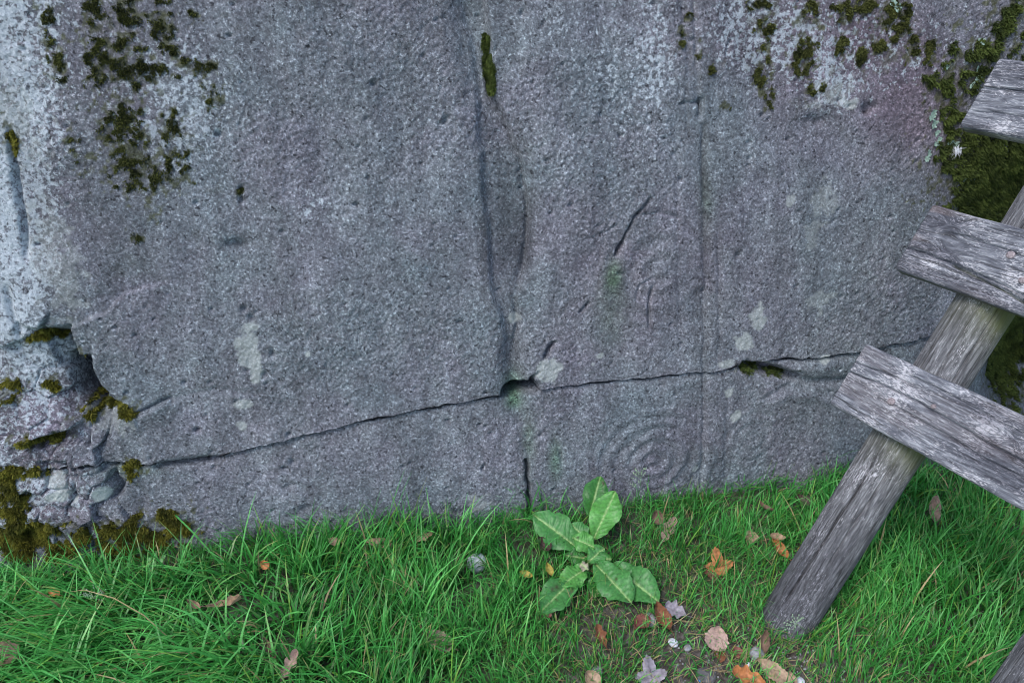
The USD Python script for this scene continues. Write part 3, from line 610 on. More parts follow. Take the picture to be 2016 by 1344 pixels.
# ---------------------------------------------------------------- wooden steps: two leaning logs with nailed planks
DT = unit(V([0.54, -0.84, 0])); SL = math.radians(57)
LD = V([-DT[1], DT[0], 0]) * math.cos(SL) + V([0, 0, math.sin(SL)])
NN = np.cross(DT, LD); NN *= np.sign(NN[2])
RL, TH = 0.054, 0.036
LB = ground_at(1572, 1184, 0.045)
PL0 = LB + NN * (RL + TH - 0.004)
def plank_at(px, py):
    p = on_plane(px, py, PL0, NN) - LB
    return float(p @ LD), float(p @ DT)
steps_loc = V([LB[0], LB[1], 0])
steps = thing('wooden_steps', 'steep weathered wooden steps of grey planks nailed on round logs, leaning before the boulder', 'steps', steps_loc)
def make_log(across, length, seed, lo=-0.10, algae=()):
    nt, nl = 230, 150
    th = np.linspace(0, 2 * math.pi, nt, endpoint=False); s = np.linspace(lo, length, nl)
    S, T = np.meshgrid(s, th, indexing='ij')
    q = np.stack([np.cos(T) * 1.3, np.sin(T) * 1.3, S * 1.6], -1)
    r = RL * (1.06 - 0.05 * (S - lo) / (length - lo)) + 0.006 * (fbm(q + seed, 3, seed) - 0.5) + 0.0022 * (fbm(np.stack([np.cos(T) * 22, np.sin(T) * 22, S * 5], -1), 3, seed + 1) - 0.5)
    r *= np.clip(1 - np.clip((lo + 0.035 - S) / 0.035, 0, 1) ** 2.5 * 0.40, 0, 1)      # worn lower end
    for (t0, s0, s1, wd, dp) in [(1.62, -.02, .36, .020, .016), (1.95, .40, .80, .016, .012), (1.30, .55, .80, .012, .007), (2.30, .18, .5, .012, .006), (1.05, .1, .4, .014, .006), (2.6, 0, .2, .012, .006), (.7, .4, .9, .014, .007), (1.5, .85, 1.4, .018, .012)]:
        tc = t0 + 0.05 * np.sin(S * 7 + seed) + 0.05 * (noise(np.stack([S * 14, S * 0, S * 0], -1), seed + 4) - .5)
        r -= 0.9 * dp * np.exp(-(((T - tc + math.pi) % (2 * math.pi) - math.pi) / (wd * 1.5)) ** 2) * np.clip(np.minimum(S - s0, s1 - S) / 0.06, 0, 1)
    ax = LB + DT * across
    pos = ax + LD * S[..., None] + (DT * np.cos(T)[..., None] + NN * np.sin(T)[..., None]) * r[..., None]
    v = np.vstack([pos.reshape(-1, 3), [ax + LD * (lo + 0.004)], [ax + LD * length]])
    ii, jj = np.meshgrid(np.arange(nl - 1), np.arange(nt), indexing='ij'); jn = (jj + 1) % nt
    a, b, c_, d_ = ii * nt + jj, ii * nt + jn, (ii + 1) * nt + jn, (ii + 1) * nt + jj
    f = np.vstack([np.stack([a, b, c_], -1).reshape(-1, 3), np.stack([a, c_, d_], -1).reshape(-1, 3)])
    e = np.arange(nt); en = (e + 1) % nt
    f = np.vstack([f, np.stack([np.full(nt, nl * nt), en, e], 1), np.stack([np.full(nt, nl * nt + 1), (nl - 1) * nt + e, (nl - 1) * nt + en], 1)])
    grain = np.stack([S + seed, r * np.cos(T), r * np.sin(T) + seed * .37], -1).reshape(-1, 3)
    al = sum(np.exp(-np.clip((a0 - S) / wdt, 0, 9) ** 1.5) * (S <= a0 + .03) * (0.35 + 0.9 * np.clip(np.cos(T), 0, 1)) for a0, wdt in algae) if algae else 0 * S
    al = np.clip(al * (0.35 + 1.0 * fbm(np.stack([np.cos(T) * 3, np.sin(T) * 3, S * 30], -1), 3, 8)), 0, .85)
    dk = np.clip(smoothstep(0.33, 0.0, S) * (0.5 + 0.5 * fbm(q * 3, 3, 5)) + 0.4 * smoothstep(.45, .75, fbm(q * V([3, 3, 4]), 3, 6)) + 0.55 * smoothstep(.3, -.5, np.sin(T)) , 0, 0.9)  # dark foot and patches; shade painted on sides and underside for roundness
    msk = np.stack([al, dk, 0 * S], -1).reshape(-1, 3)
    return (v, f), np.vstack([grain, grain[:2] * 0]), np.vstack([msk, [[0, .6, 0], [0, .2, .2]]])
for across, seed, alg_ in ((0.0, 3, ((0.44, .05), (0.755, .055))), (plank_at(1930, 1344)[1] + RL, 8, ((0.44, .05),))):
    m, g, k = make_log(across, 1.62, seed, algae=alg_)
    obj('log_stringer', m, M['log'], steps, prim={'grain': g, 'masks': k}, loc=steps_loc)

def make_plank(a0, a1, x0, x1, seed, checks, brown=0.0, knots=()):
    """a thick plank: LD from a0 to a1, DT from x0 to x1, top on the plane above the logs"""
    wd = a1 - a0; r = 0.007; nl = 150
    # rounded rectangle section, many points on the top
    top = np.linspace(-wd / 2 + r, wd / 2 - r, 140); arc = np.linspace(0, math.pi / 2, 5)[1:-1]
    sec = [(y, 0) for y in top] + [(wd / 2 - r + r * math.sin(a), -r + r * math.cos(a)) for a in arc] + [(wd / 2, -z) for z in np.linspace(r, TH - r, 5)] \
        + [(wd / 2 - r + r * math.cos(a), -TH + r - r * math.sin(a)) for a in arc] + [(y, -TH) for y in top[::-14]] + [(-wd / 2 + r - r * math.sin(a), -TH + r - r * math.cos(a)) for a in arc] \
        + [(-wd / 2, -z) for z in np.linspace(TH - r, r, 5)] + [(-wd / 2 + r - r * math.cos(a), -r + r * math.sin(a)) for a in arc]
    sec = V(sec); ns = len(sec)
    x = np.r_[x0, x0 + 0.0015, x0 + .004, np.linspace(x0 + .008, x1 - .008, nl - 6), x1 - .004, x1 - .0015, x1]
    Xg = np.tile(x[:, None], (1, ns)); Yg = np.tile(sec[:, 0], (nl, 1)); Zg = np.tile(sec[:, 1], (nl, 1))
    endk = np.r_[.955, .985, .996, np.ones(nl - 6), .996, .985, .955][:, None]
    Yg = Yg * endk; Zg = -TH / 2 + (Zg + TH / 2) * (0.3 + 0.7 * endk) if True else Zg
    istop = (sec[:, 1] > -0.004)[None]
    gr = fbm(np.stack([Xg * 5, Yg * 190, Xg * 0 + seed], -1), 3, seed) - 0.5
    Zg = Zg + istop * (0.0022 * gr + 0.003 * (fbm(np.stack([Xg * 4, Yg * 12, Xg * 0], -1), 2, seed + 2) - 0.5))
    edge = 0.004 * (fbm(np.stack([Xg * 11, np.sign(Yg) * 3 + Zg * 40, Xg * 0 + seed], -1), 3, seed + 5) - 0.5)
    Yg = Yg + edge * (np.abs(Yg) > wd * 0.4)
    for (y0, xa, xb, slope, wid, dep) in checks:
        yc = y0 + slope * (Xg - xa) + 0.004 * np.sin(Xg * 17 + seed) + 0.003 * (noise(np.stack([Xg * 40, Xg * 0, Xg * 0], -1), seed + 7) - .5)
        Zg = Zg - istop * 1.6 * dep * np.exp(-((Yg - yc) / (wid * 1.7)) ** 2) * np.clip((xb - Xg) / 0.05, 0, 1) * np.clip((Xg - xa + .002) / 0.002, 0, 1)
    ctr = LB + LD * (a0 + a1) / 2 + NN * (RL + TH - 0.004)
    pos = ctr + DT * Xg[..., None] + LD * Yg[..., None] + NN * Zg[..., None]
    v = np.vstack([pos.reshape(-1, 3), [ctr + DT * (x0 + .001) - NN * TH / 2], [ctr + DT * (x1 - .001) - NN * TH / 2]])
    ii, jj = np.meshgrid(np.arange(nl - 1), np.arange(ns), indexing='ij'); jn = (jj + 1) % ns
    a, b, c_, d_ = ii * ns + jj, ii * ns + jn, (ii + 1) * ns + jn, (ii + 1) * ns + jj
    f = np.vstack([np.stack([a, c_, b], -1).reshape(-1, 3), np.stack([a, d_, c_], -1).reshape(-1, 3)])
    e = np.arange(ns); en = (e + 1) % ns
    f = np.vstack([f, np.stack([np.full(ns, nl * ns), e, en], 1), np.stack([np.full(ns, nl * ns + 1), (nl - 1) * ns + en, (nl - 1) * ns + e], 1)])
    # keep outward winding
    if trimesh.Trimesh(v, f, process=False).volume < 0: f = f[:, ::-1]
    Gy = Yg + 0.01 * np.sin(Xg * 6 + seed); Gx = Xg + seed * 1.3; kd = np.zeros_like(Xg)
    for kx, ky, kr in knots:
        e = np.hypot((Xg - kx) * .75, Yg - ky) / kr
        Gy = Gy + np.sign(Yg - ky + 1e-5) * kr * 1.3 * np.exp(-e ** 2 * .35)        # the grain flows round a knot
        kd = np.maximum(kd, np.exp(-e ** 4) + .6 * np.exp(-((e - 1.35) / .2) ** 2))
    grain = np.stack([Gx, Gy, Zg + seed * .21], -1).reshape(-1, 3)
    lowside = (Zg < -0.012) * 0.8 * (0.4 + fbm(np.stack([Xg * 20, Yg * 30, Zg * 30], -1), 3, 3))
    dk = np.clip(0.8 * smoothstep(.5, .68, fbm(np.stack([Xg * 5, Yg * 22, Xg * 0 + seed], -1), 4, seed + 9)) + 0.7 * np.exp(-(Xg - x0) / .06) * (Yg > -wd * .1) * (seed == 21) + 0.45 * (Zg < -0.02) + .7 * kd, 0, .9)  # dark patches, end and knots; lower sides and underside painted as shaded
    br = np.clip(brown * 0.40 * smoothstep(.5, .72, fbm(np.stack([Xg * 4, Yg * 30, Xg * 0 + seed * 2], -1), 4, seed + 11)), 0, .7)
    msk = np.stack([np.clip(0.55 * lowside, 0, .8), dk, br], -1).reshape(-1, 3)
    return (v, f), np.vstack([grain, grain[:2]]), np.vstack([msk, [[.1, .4, 0]] * 2])
def nail_mesh(px, py, r=0.0066, proud=0.003):
    a, x = plank_at(px, py)
    c = LB + LD * a + DT * x + NN * (RL + TH - 0.004 + proud - .001)
    t = np.linspace(0, 2 * math.pi, 20, endpoint=False)
    rings = [(1.0, -.004), (1.0, -.0004), (.9, .0010), (.55, .0018)]
    v = [c + r * k * (DT * math.cos(q) + LD * math.sin(q)) + NN * z for k, z in rings for q in t] + [c + NN * .0020]
    f = []
    for i_ in range(3):
        for k in range(20):
            a_, b_ = i_ * 20 + k, i_ * 20 + (k + 1) % 20
            f += [(a_, b_, b_ + 20), (a_, b_ + 20, a_ + 20)]
    f += [(60 + k, 60 + (k + 1) % 20, 80) for k in range(20)]
    f = V(f); m = trimesh.Trimesh(V(v), f, process=False)
    if ((m.face_normals @ NN).sum()) < 0: f = f[:, ::-1]
    return V(v), f
XR = 0.62
PLANKS = [((1633, 795), (1705, 675), 20, [(0.012, -.16, .45, -.02, .0011, .006), (0.035, -.16, .02, .0, .0009, .004), (-.02, -.05, .5, -.01, .0010, .004), (.05, -.02, .4, 0, .0009, .003)], 0.35, [(1755, 790, .0078), (1838, 800, .0052)]),
          ((1770, 532), (1828, 398), 21, [(-.022, -.19, .45, -.07, .0012, .006), (-.034, -.06, .4, -.12, .0018, .010), (0.03, -.1, .4, -.03, .001, .004)], 0.8, [(1990, 502, .0080), (2013, 552, .0066)]),
          ((1893, 248), (1965, 112), 22, [(0.012, -.23, .4, .01, .0011, .007), (-.04, -.2, .3, 0, .0009, .003)], 0.15, [])]
for lb, lt, seed, checks, brown, nails in PLANKS:
    (a0, x0), (a1, x0b) = plank_at(*lb), plank_at(*lt)
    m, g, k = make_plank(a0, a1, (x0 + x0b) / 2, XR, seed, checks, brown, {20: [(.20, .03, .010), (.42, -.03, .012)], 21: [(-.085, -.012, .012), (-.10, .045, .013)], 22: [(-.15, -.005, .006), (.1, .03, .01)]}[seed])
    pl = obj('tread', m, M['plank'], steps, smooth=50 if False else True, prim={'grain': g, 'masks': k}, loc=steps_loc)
    for (px, py, r) in nails:
        obj('nail', nail_mesh(px, py, r), M['nail'], pl, smooth=True, loc=steps_loc)

# ---------------------------------------------------------------- grass
def scatter(n, x0, x1, y0, y1):
    return np.stack([rng.uniform(x0, x1, n), rng.uniform(y0, y1, n)], 1)
def rock_y(x): return B0[1] + x * EU[1] / EU[0]
G_DARK, G_MID, G_LIGHT, G_YEL, G_STRAW = V([0.020, 0.125, 0.016]), V([0.042, 0.245, 0.042]), V([0.120, 0.42, 0.100]), V([0.20, 0.36, 0.05]), V([0.42, 0.33, 0.17])
def grass_tint(xy, short):
    n = len(xy)
    k = np.clip(0.45 + 0.9 * (fbm(np.c_[xy * 6, np.zeros(n)], 3, 61) - 0.5) + rng.normal(0, .30, n), 0, 1)[:, None]
    c = np.where(k < .5, G_DARK + (G_MID - G_DARK) * k * 2, G_MID + (G_LIGHT - G_MID) * (k - .5) * 2)
    y = (rng.random(n) < 0.04 + 0.16 * short)[:, None]
    c = np.where(y, c * .4 + G_YEL * .6, c)
    s = (rng.random(n) < 0.018 + 0.11 * short ** 1.5)[:, None]
    return np.where(s, G_STRAW * rng.uniform(.5, 1.0, (n, 1)), c)
def make_grass(n, x0, x1, y0, y1):
    xy = scatter(n, x0, x1, y0, y1)
    h, dens = field(xy)
    px, py = sight(np.c_[xy, np.zeros(n)])
    clump = fbm(np.c_[xy * 16, np.zeros(n)], 2, 63)
    keep = (rng.random(n) < dens / 1.6 * np.clip(.075 / h, .8, 1.9) ** .8 * (0.55 + 0.9 * smoothstep(.3, .6, clump))) & (xy[:, 1] < rock_y(xy[:, 0]) + 0.02)
    keep &= ~((np.abs((xy - LB[:2]) @ unit(LD[:2])) < .05) & (np.abs((xy - LB[:2]) @ DT[:2]) < .05))
    xy, h, clump, px = xy[keep], h[keep], clump[keep], px[keep]
    n = len(xy)
    short = np.clip((0.052 - h) / 0.025, 0, 1)
    long_ = smoothstep(.075, .11, h)
    # lie of the grass: each tussock leans its own way, the long left-hand grass sweeps down and left
    fa = 2 * math.pi * 1.7 * fbm(np.c_[xy * 5, np.zeros(n) + 3], 2, 64)
    away = np.arctan2(-1.0, -0.35 + 0.8 * (fbm(np.c_[xy * 2.5, np.zeros(n)], 2, 65) - .5) * 3)
    azim = np.where(rng.random(n) < 0.40 + 0.35 * long_, np.where(long_ > .5, away, fa) + rng.normal(0, .55, n), rng.uniform(-math.pi, math.pi, n))
    azim = np.where((xy[:, 1] > rock_y(xy[:, 0]) - .05) & (rng.random(n) < .8), rng.uniform(-math.pi * .95, -math.pi * .05, n), azim)
    L = h * rng.gamma(9, 1 / 9, n) * (0.70 + 0.5 * clump) * (1.25 - .15 * smoothstep(.08, .11, h))
    tall = rng.random(n) < 0.03
    L = np.where(tall, L * 1.5, L)
    lean = np.abs(rng.normal(0.22, 0.20, n)) + 0.25 * long_
    curl = rng.gamma(2.4, 0.30, n) * (0.8 + 0.7 * long_) + 0.2
    lean = np.where(tall, lean * .5, lean); curl = np.where(tall, curl * .6, curl)
    W = rng.uniform(.0024, .0056, n) * (0.62 + 0.55 * smoothstep(.03, .10, h))
    root = np.c_[xy, ground_z(xy[:, 0], xy[:, 1]) - .003]
    tip = (V([0.40, 0.32, 0.14]), np.where(rng.random(n) < .18, rng.uniform(.3, .9, n), 0))
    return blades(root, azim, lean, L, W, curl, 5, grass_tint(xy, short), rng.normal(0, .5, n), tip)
v, f, c = make_grass(172000, -1.95, 2.25, 0.36, 1.90)
tag(obj('grass', (v, f), M['grass'], prim={'tint': c}), 'lush green grass growing up to the foot of the boulder', 'grass', kind='stuff')
# the wider meadow outside the measured patch, thinner
xy = np.vstack([scatter(14000, -3.4, 3.6, -1.2, .36), scatter(4500, -3.4, -1.95, .36, 1.6), scatter(4500, 2.25, 3.6, .36, 1.9)])
n = len(xy)
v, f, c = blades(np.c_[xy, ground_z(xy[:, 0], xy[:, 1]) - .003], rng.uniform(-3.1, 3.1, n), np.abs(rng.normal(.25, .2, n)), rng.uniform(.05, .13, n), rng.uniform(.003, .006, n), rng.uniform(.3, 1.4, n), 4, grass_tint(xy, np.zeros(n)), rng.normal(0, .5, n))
tag(obj('grass', (v, f), M['grass'], prim={'tint': c}), 'thinner green grass of the open ground farther from the boulder', 'grass', kind='stuff')
# dead straw lying flat in the short turf
xy = scatter(5200, -1.2, 1.5, .85, 1.65); h, dn = field(xy)
ok = rng.random(len(xy)) < np.clip((0.062 - h) / 0.03, 0.04, .9)
xy = xy[ok & (xy[:, 1] < rock_y(xy[:, 0]) - .03)]; n = len(xy)
v, f, c = blades(np.c_[xy, ground_z(xy[:, 0], xy[:, 1]) + rng.uniform(.002, .02, n)], rng.uniform(-3.1, 3.1, n), rng.uniform(1.0, 1.6, n), rng.uniform(.02, .06, n), rng.uniform(.001, .0024, n), rng.uniform(-.4, .5, n), 4, G_STRAW * rng.uniform(.35, 1.0, (n, 1)), rng.normal(0, .5, n))
tag(obj('dry_straw', (v, f), M['grass'], prim={'tint': c}), 'dead straw-coloured grass stems lying in the short worn turf', 'straw', kind='stuff')

# ---------------------------------------------------------------- dock plant
def leaf_frame(b, t, bias):
    d = t - b; L = np.linalg.norm(d); d = d / L
    nn = unit(bias - (bias @ d) * d); s = np.cross(d, nn)
    return d, s, nn, L
def dock_leaf(b, t, wide, col, arch, wave, seed, holes=()):
    d, s, nn, L = leaf_frame(b, t, V([0, -0.55, 1.0]))
    nt, nc = 46, 17
    tt = np.linspace(0, 1, nt)[:, None]; k = np.linspace(-1, 1, nc)[None]
    prof = np.clip(np.sin(np.pi * np.clip(tt, 0, 1) ** 1.02), 0, 1) ** 0.50 * (0.72 + .28 * np.sin(np.pi * np.clip(tt, 0, 1) ** 1.2)) + 0.06 * (1 - tt) ** 2
    prof[-1] = 0.02
    jag = 1 + (0.16 * (fbm(np.concatenate([tt * 11 + np.sign(k) * 3, k * 0 + tt * 0, k * 0 + tt * 0 + seed], 1).reshape(nt, 3, nc).transpose(0, 2, 1) if False else np.stack([tt * 11 + 0 * k, np.sign(k) * 2 + 0 * tt, 0 * tt * k + seed], -1), 3, seed) - .5) * 2)
    w = wide / 2 * prof * (1 + (jag - 1) * np.abs(k) ** 3)
    vein = (tt * 8 - np.abs(k) * 1.5 + 1.1 * noise(np.stack([tt * 6 + 0 * k, np.sign(k) * 3 + k * 2 + 0 * tt, 0 * tt * k + seed], -1), seed + 3))
    vk = np.abs((vein % 1) - .5) * 2                       # 1 on a side vein
    zz = arch * L * np.sin(np.pi * tt) * 0.5 - 0.10 * wide * (1 - np.abs(k)) ** 2 * 1.2 + 0.042 * wide * (1 - vk ** 3) * (1 - np.abs(k) ** 4) + 1.5 * wave * wide * np.abs(k) ** 2 * np.sin(tt * 13 + seed + np.sign(k) * 1.3) * 0.5 + 0.05 * L * (tt - .5) ** 2
    pos = b + d * (L * tt * np.ones_like(k))[..., None] + s * (w * k)[..., None] + nn * zz[..., None]
    c = V(col)[None, None] * (0.92 + 0.18 * (fbm(np.stack([tt * 7 + 0 * k, k * 2 + 0 * tt, 0 * tt * k + seed], -1), 3, seed + 1))[..., None])
    vv = (vk ** 10 * (np.abs(k) < .93))[..., None] * .22
    mid = np.exp(-(np.abs(k) * prof * wide / 2 / 0.0022) ** 2)[..., None] * .75
    c = c * (1 - vv) + V([0.20, 0.36, 0.13]) * vv
    c = c * (1 - mid) + V([0.26, 0.40, 0.15]) * mid
    for (ht, hk, hr) in holes:
        g = np.exp(-(((tt - ht) / hr) ** 2 + ((k - hk) / (hr * 3)) ** 2))[..., None]
        c = c * (1 - .9 * g) + V([0.06, 0.035, 0.025]) * .9 * g
    rib_c = pos[:, nc // 2]
    return (pos.reshape(-1, 3), grid_faces(nt, nc)), c.reshape(-1, 3), rib_c, nn, s
def tube_mesh(path, r, sides=6):
    path = np.asarray(path, float); t = unit(np.gradient(path, axis=0)); a = unit(np.cross(t, V([0.31, 0.2, 0.93]))); b = np.cross(t, a)
    q = np.arange(sides) * 2 * math.pi / sides; r = np.broadcast_to(r, (len(path),))
    v = path[:, None] + r[:, None, None] * (np.cos(q)[None, :, None] * a[:, None] + np.sin(q)[None, :, None] * b[:, None])
    i_, j_ = np.meshgrid(np.arange(len(path) - 1), np.arange(sides), indexing='ij'); jn = (j_ + 1) % sides
    A, B, C_, D = i_ * sides + j_, i_ * sides + jn, (i_ + 1) * sides + jn, (i_ + 1) * sides + j_
    return v.reshape(-1, 3), np.vstack([np.stack([A, B, C_], -1).reshape(-1, 3), np.stack([A, C_, D], -1).reshape(-1, 3)])
heart = ground_at(1163, 1108, 0.012)
dock = thing('dock_plant', 'broad-leaved dock plant with a rosette of wavy green leaves rooted below the central crack', 'plant', heart)
DG, DM, DL = (0.028, 0.130, 0.024), (0.052, 0.190, 0.048), (0.080, 0.260, 0.055)
DOCK = [((1160, 1003), .085, (1182, 937), .150, 42, DG, .04, .10, [(.86, .6, .06)]), ((1170, 1053), .060, (1212, 966), .165, 46, DL, .05, .12, []), ((1134, 1076), .050, (1050, 1012), .095, 56, DM, .10, .08, []),
        ((1158, 1060), .062, (1123, 1030), .085, 32, DM, .12, .12, []), ((1172, 1074), .070, (1127, 1058), .085, 34, DL, .15, .16, [(.8, .3, .05)]), ((1157, 1108), .050, (1190, 1078), .065, 32, DM, .1, .22, []),
        ((1154, 1122), .040, (1103, 1152), .045, 36, DL, .10, .16, []), ((1126, 1146), .036, (1063, 1204), .040, 46, DM, .12, .10, [(.45, .35, .05), (.55, .45, .04), (.3, -.6, .05), (.62, -.2, .03)]),
        ((1174, 1112), .045, (1244, 1186), .045, 54, DM, .10, .10, [(.5, -.25, .03), (.93, .2, .04)]), ((1214, 1116), .046, (1298, 1184), .042, 54, DM, .08, .10, []), ((1185, 1140), .025, (1172, 1176), .022, 34, DG, .06, .1, []), ((1170, 1100), .05, (1204, 1100), .06, 22, DG, .1, .2, []), ((1150, 1100), .04, (1112, 1092), .045, 24, DG, .1, .2, [(.7, .2, .08)])]
for q, (bp, bz, tp, tz, wpx, col, arch, wave, holes) in enumerate(DOCK):
    b, t = ground_at(*bp, bz), ground_at(*tp, tz)
    b = b + .16 * (heart + V([0, 0, .03]) - b)
    dist = np.linalg.norm(b - _C) * 0.985
    m, c, rib, nn, s = dock_leaf(b, t, wpx * dist / FPX * 1.2, col, arch, wave, 100 + q, holes)
    lf = obj('leaf', m, M['dock'], dock, prim={'tint': c}, loc=heart)
    rv, rf = tube_mesh(rib - nn * .0006, np.linspace(.0019, .0005, len(rib)))
    obj('midrib', (rv, rf), M['dock'], lf, prim={'tint': np.tile(V([0.27, 0.42, 0.16]), (len(rv), 1))}, loc=heart)
    u_ = np.linspace(0, 1, 9)[:, None]
    ctl = (heart + b) / 2 + V([0, 0, .02])
    stalk = heart * (1 - u_) ** 2 + 2 * ctl * u_ * (1 - u_) + (b + (rib[1] - rib[0]) * .3) * u_ ** 2
    sv, sf = tube_mesh(stalk, np.linspace(.0030, .0021, 9))
    obj('leaf_stalk', (sv, sf), M['dock'], dock, prim={'tint': np.tile(V([0.16, 0.25, 0.09]), (len(sv), 1))}, loc=heart)
# withered leaf in the heart of the rosette
wv = []
b, t = ground_at(1158, 1122, .05), ground_at(1142, 1108, .055)
m, c, *_ = dock_leaf(b, t, .022, (.30, .27, .20), .3, .5, 140)
obj('withered_leaf', m, M['dead'], dock, prim={'tint': c}, loc=heart)

# ---------------------------------------------------------------- fallen leaves
def strip_leaf(kind, L, wide, curl, seed):
    nt, nc = 40, 9
    t = np.linspace(0, 1, nt)[:, None]; k = np.linspace(-1, 1, nc)[None]
    if kind == 'oak':
        ph = seed % 3
        p1 = (np.sin(np.pi * t ** 1.25) ** .7) * (0.80 + 0.20 * np.cos(2 * np.pi * (3.1 * t + .1 * ph)))
        p2 = (np.sin(np.pi * t ** 1.25) ** .7) * (0.78 + 0.22 * np.cos(2 * np.pi * (2.8 * t + .25 + .1 * ph)))
        prof = np.where(k < 0, p1, p2) + .03
    elif kind == 'long':
        prof = np.sin(np.pi * t ** .9) ** .8 * (1 + .06 * np.sin(t * 60)) + .02 + 0 * k
    else:       # broad, scalloped
        prof = np.sin(np.pi * np.clip(t, .0, 1) ** .8) ** .55 * (1 + .05 * np.sin(t * 40)) + .02 + 0 * k
    prof[-1] = .02
    x = k * wide / 2 * prof * (1 + .05 * np.sin(t * 23 + seed)); y = L * (t - .5) + 0 * k + .06 * wide * (np.abs(k) if kind == 'oak' else 0)
    z = curl * wide * k ** 2 * (.5 + .6 * t) + curl * .8 * L * (t - .5) ** 2 + .05 * wide * np.sin(t * 9 + seed) * k + .05 * wide * (fbm(np.stack([t * 5 + 0 * k, k * 2 + 0 * t, 0 * t * k + seed], -1), 3, seed) - .5)
    vein = np.abs(((t * 7 - np.abs(k) * 1.5) % 1) - .5) * 2
    vk = np.clip(vein ** 14 * .5 + np.exp(-(k * 9) ** 2) * .6, 0, 1)
    return np.stack([x, y, z], -1).reshape(-1, 3), grid_faces(nt, nc), vk.ravel(), np.stack([np.zeros(nt), y[:, nc // 2], z[:, nc // 2]], -1)
def star_leaf(L, wide, curl, seed):
    points, lobe = (3, .85) if seed % 2 else (5, .62)
    na, nr = 90, 9
    a = np.linspace(0, 2 * math.pi, na)[None]; r = np.linspace(.0, 1, nr)[:, None]
    tips = np.linspace(-1.35, 1.35, points) if points == 3 else np.linspace(-2.1, 2.1, points); R = np.full_like(a, .42)
    for i_, tp in enumerate(tips):
        dd = np.abs((a - math.pi / 2 - tp + math.pi) % (2 * math.pi) - math.pi)
        R = np.maximum(R, (1 - .14 * abs(tp)) * (.36 + .64 * np.clip(1 - (dd / lobe) ** 1.3, 0, 1)) * (dd < lobe * 1.2))
    R = R * (1 + .05 * np.sin(a * 31 + seed))
    x, y = r * R * np.cos(a) * wide * .62, r * R * np.sin(a) * L * .62 - .12 * L
    z = curl * L * (r * R) ** 2 + .10 * L * r * R * np.sin(a * 3 + seed) * .6 + .04 * L * (fbm(np.stack([x / L * 4, y / L * 4, 0 * x + seed], -1), 3, seed) - .5)
    dt = np.min(np.abs((a[..., None] - math.pi / 2 - tips + math.pi) % (2 * math.pi) - math.pi), -1)
    vk = np.exp(-(dt * r * 16) ** 2) * .7 * np.ones_like(r)
    return np.stack([x, y, z], -1).reshape(-1, 3), grid_faces(nr, na), vk.ravel(), np.stack([np.zeros(9), np.linspace(-.12, -.36, 9) * L, np.zeros(9)], -1)
TAN, PINK, ORANGE, RUST, RED, LAV, BROWN, YEL, DARK = (.32, .225, .15), (.36, .25, .21), (.40, .165, .062), (.20, .085, .045), (.17, .060, .048), (.235, .212, .245), (.16, .105, .075), (.33, .27, .06), (.070, .045, .038)
def fallen(px, py, kind, lpx, wpx, turn_deg, col, label, curl=.25, tilt=(0, 0), lift=None, seed=1, stalk=True, flip=False):
    h0 = field(ground_at(px, py)[None, :2])[0][0]
    z = min(.010 + .34 * h0, .042) if lift is None else lift
    c = ground_at(px, py, z); k = np.linalg.norm(c - _C) / FPX * .91
    L, w = lpx * k, wpx * k
    v, f, vk, rib = star_leaf(L, w, curl, seed) if kind == 'star' else strip_leaf(kind, L, w, curl, seed)
    if flip: v, rib = v * V([1, 1, -1]), rib * V([1, 1, -1])
    a = math.radians(turn_deg); tx, ty = map(math.radians, tilt)
    Rz = V([[math.cos(a), -math.sin(a), 0], [math.sin(a), math.cos(a), 0], [0, 0, 1]]); Rx = V([[1, 0, 0], [0, math.cos(tx), -math.sin(tx)], [0, math.sin(tx), math.cos(tx)]]); Ry = V([[math.cos(ty), 0, math.sin(ty)], [0, 1, 0], [-math.sin(ty), 0, math.cos(ty)]])
    Rm = Rx @ Ry @ Rz
    bl = .75 + .5 * fbm(v / max(L, w) * 5 + seed, 3, seed)
    tint = V(col)[None] * bl[:, None]; tint = tint * (1 - vk[:, None] * .45)
    x = thing('fallen_leaf', label, 'leaf', c, 'fallen leaves scattered on the grass')
    obj('blade', (v @ Rm.T, f), M['dead'], x, prim={'tint': tint})
    if stalk:
        e, d = rib[0], unit(rib[0] - rib[2])
        s = e + d * np.linspace(-.1, .35, 6)[:, None] * L * .7 + V([0, 0, 1]) * (np.linspace(0, 1, 6)[:, None] ** 2) * .08 * L
        sv, sf = tube_mesh(s, np.linspace(.0007, .0010, 6), 5)
        obj('stalk', (sv @ Rm.T, sf), M['dead'], x, prim={'tint': np.tile(V(col) * .55, (len(sv), 1))})
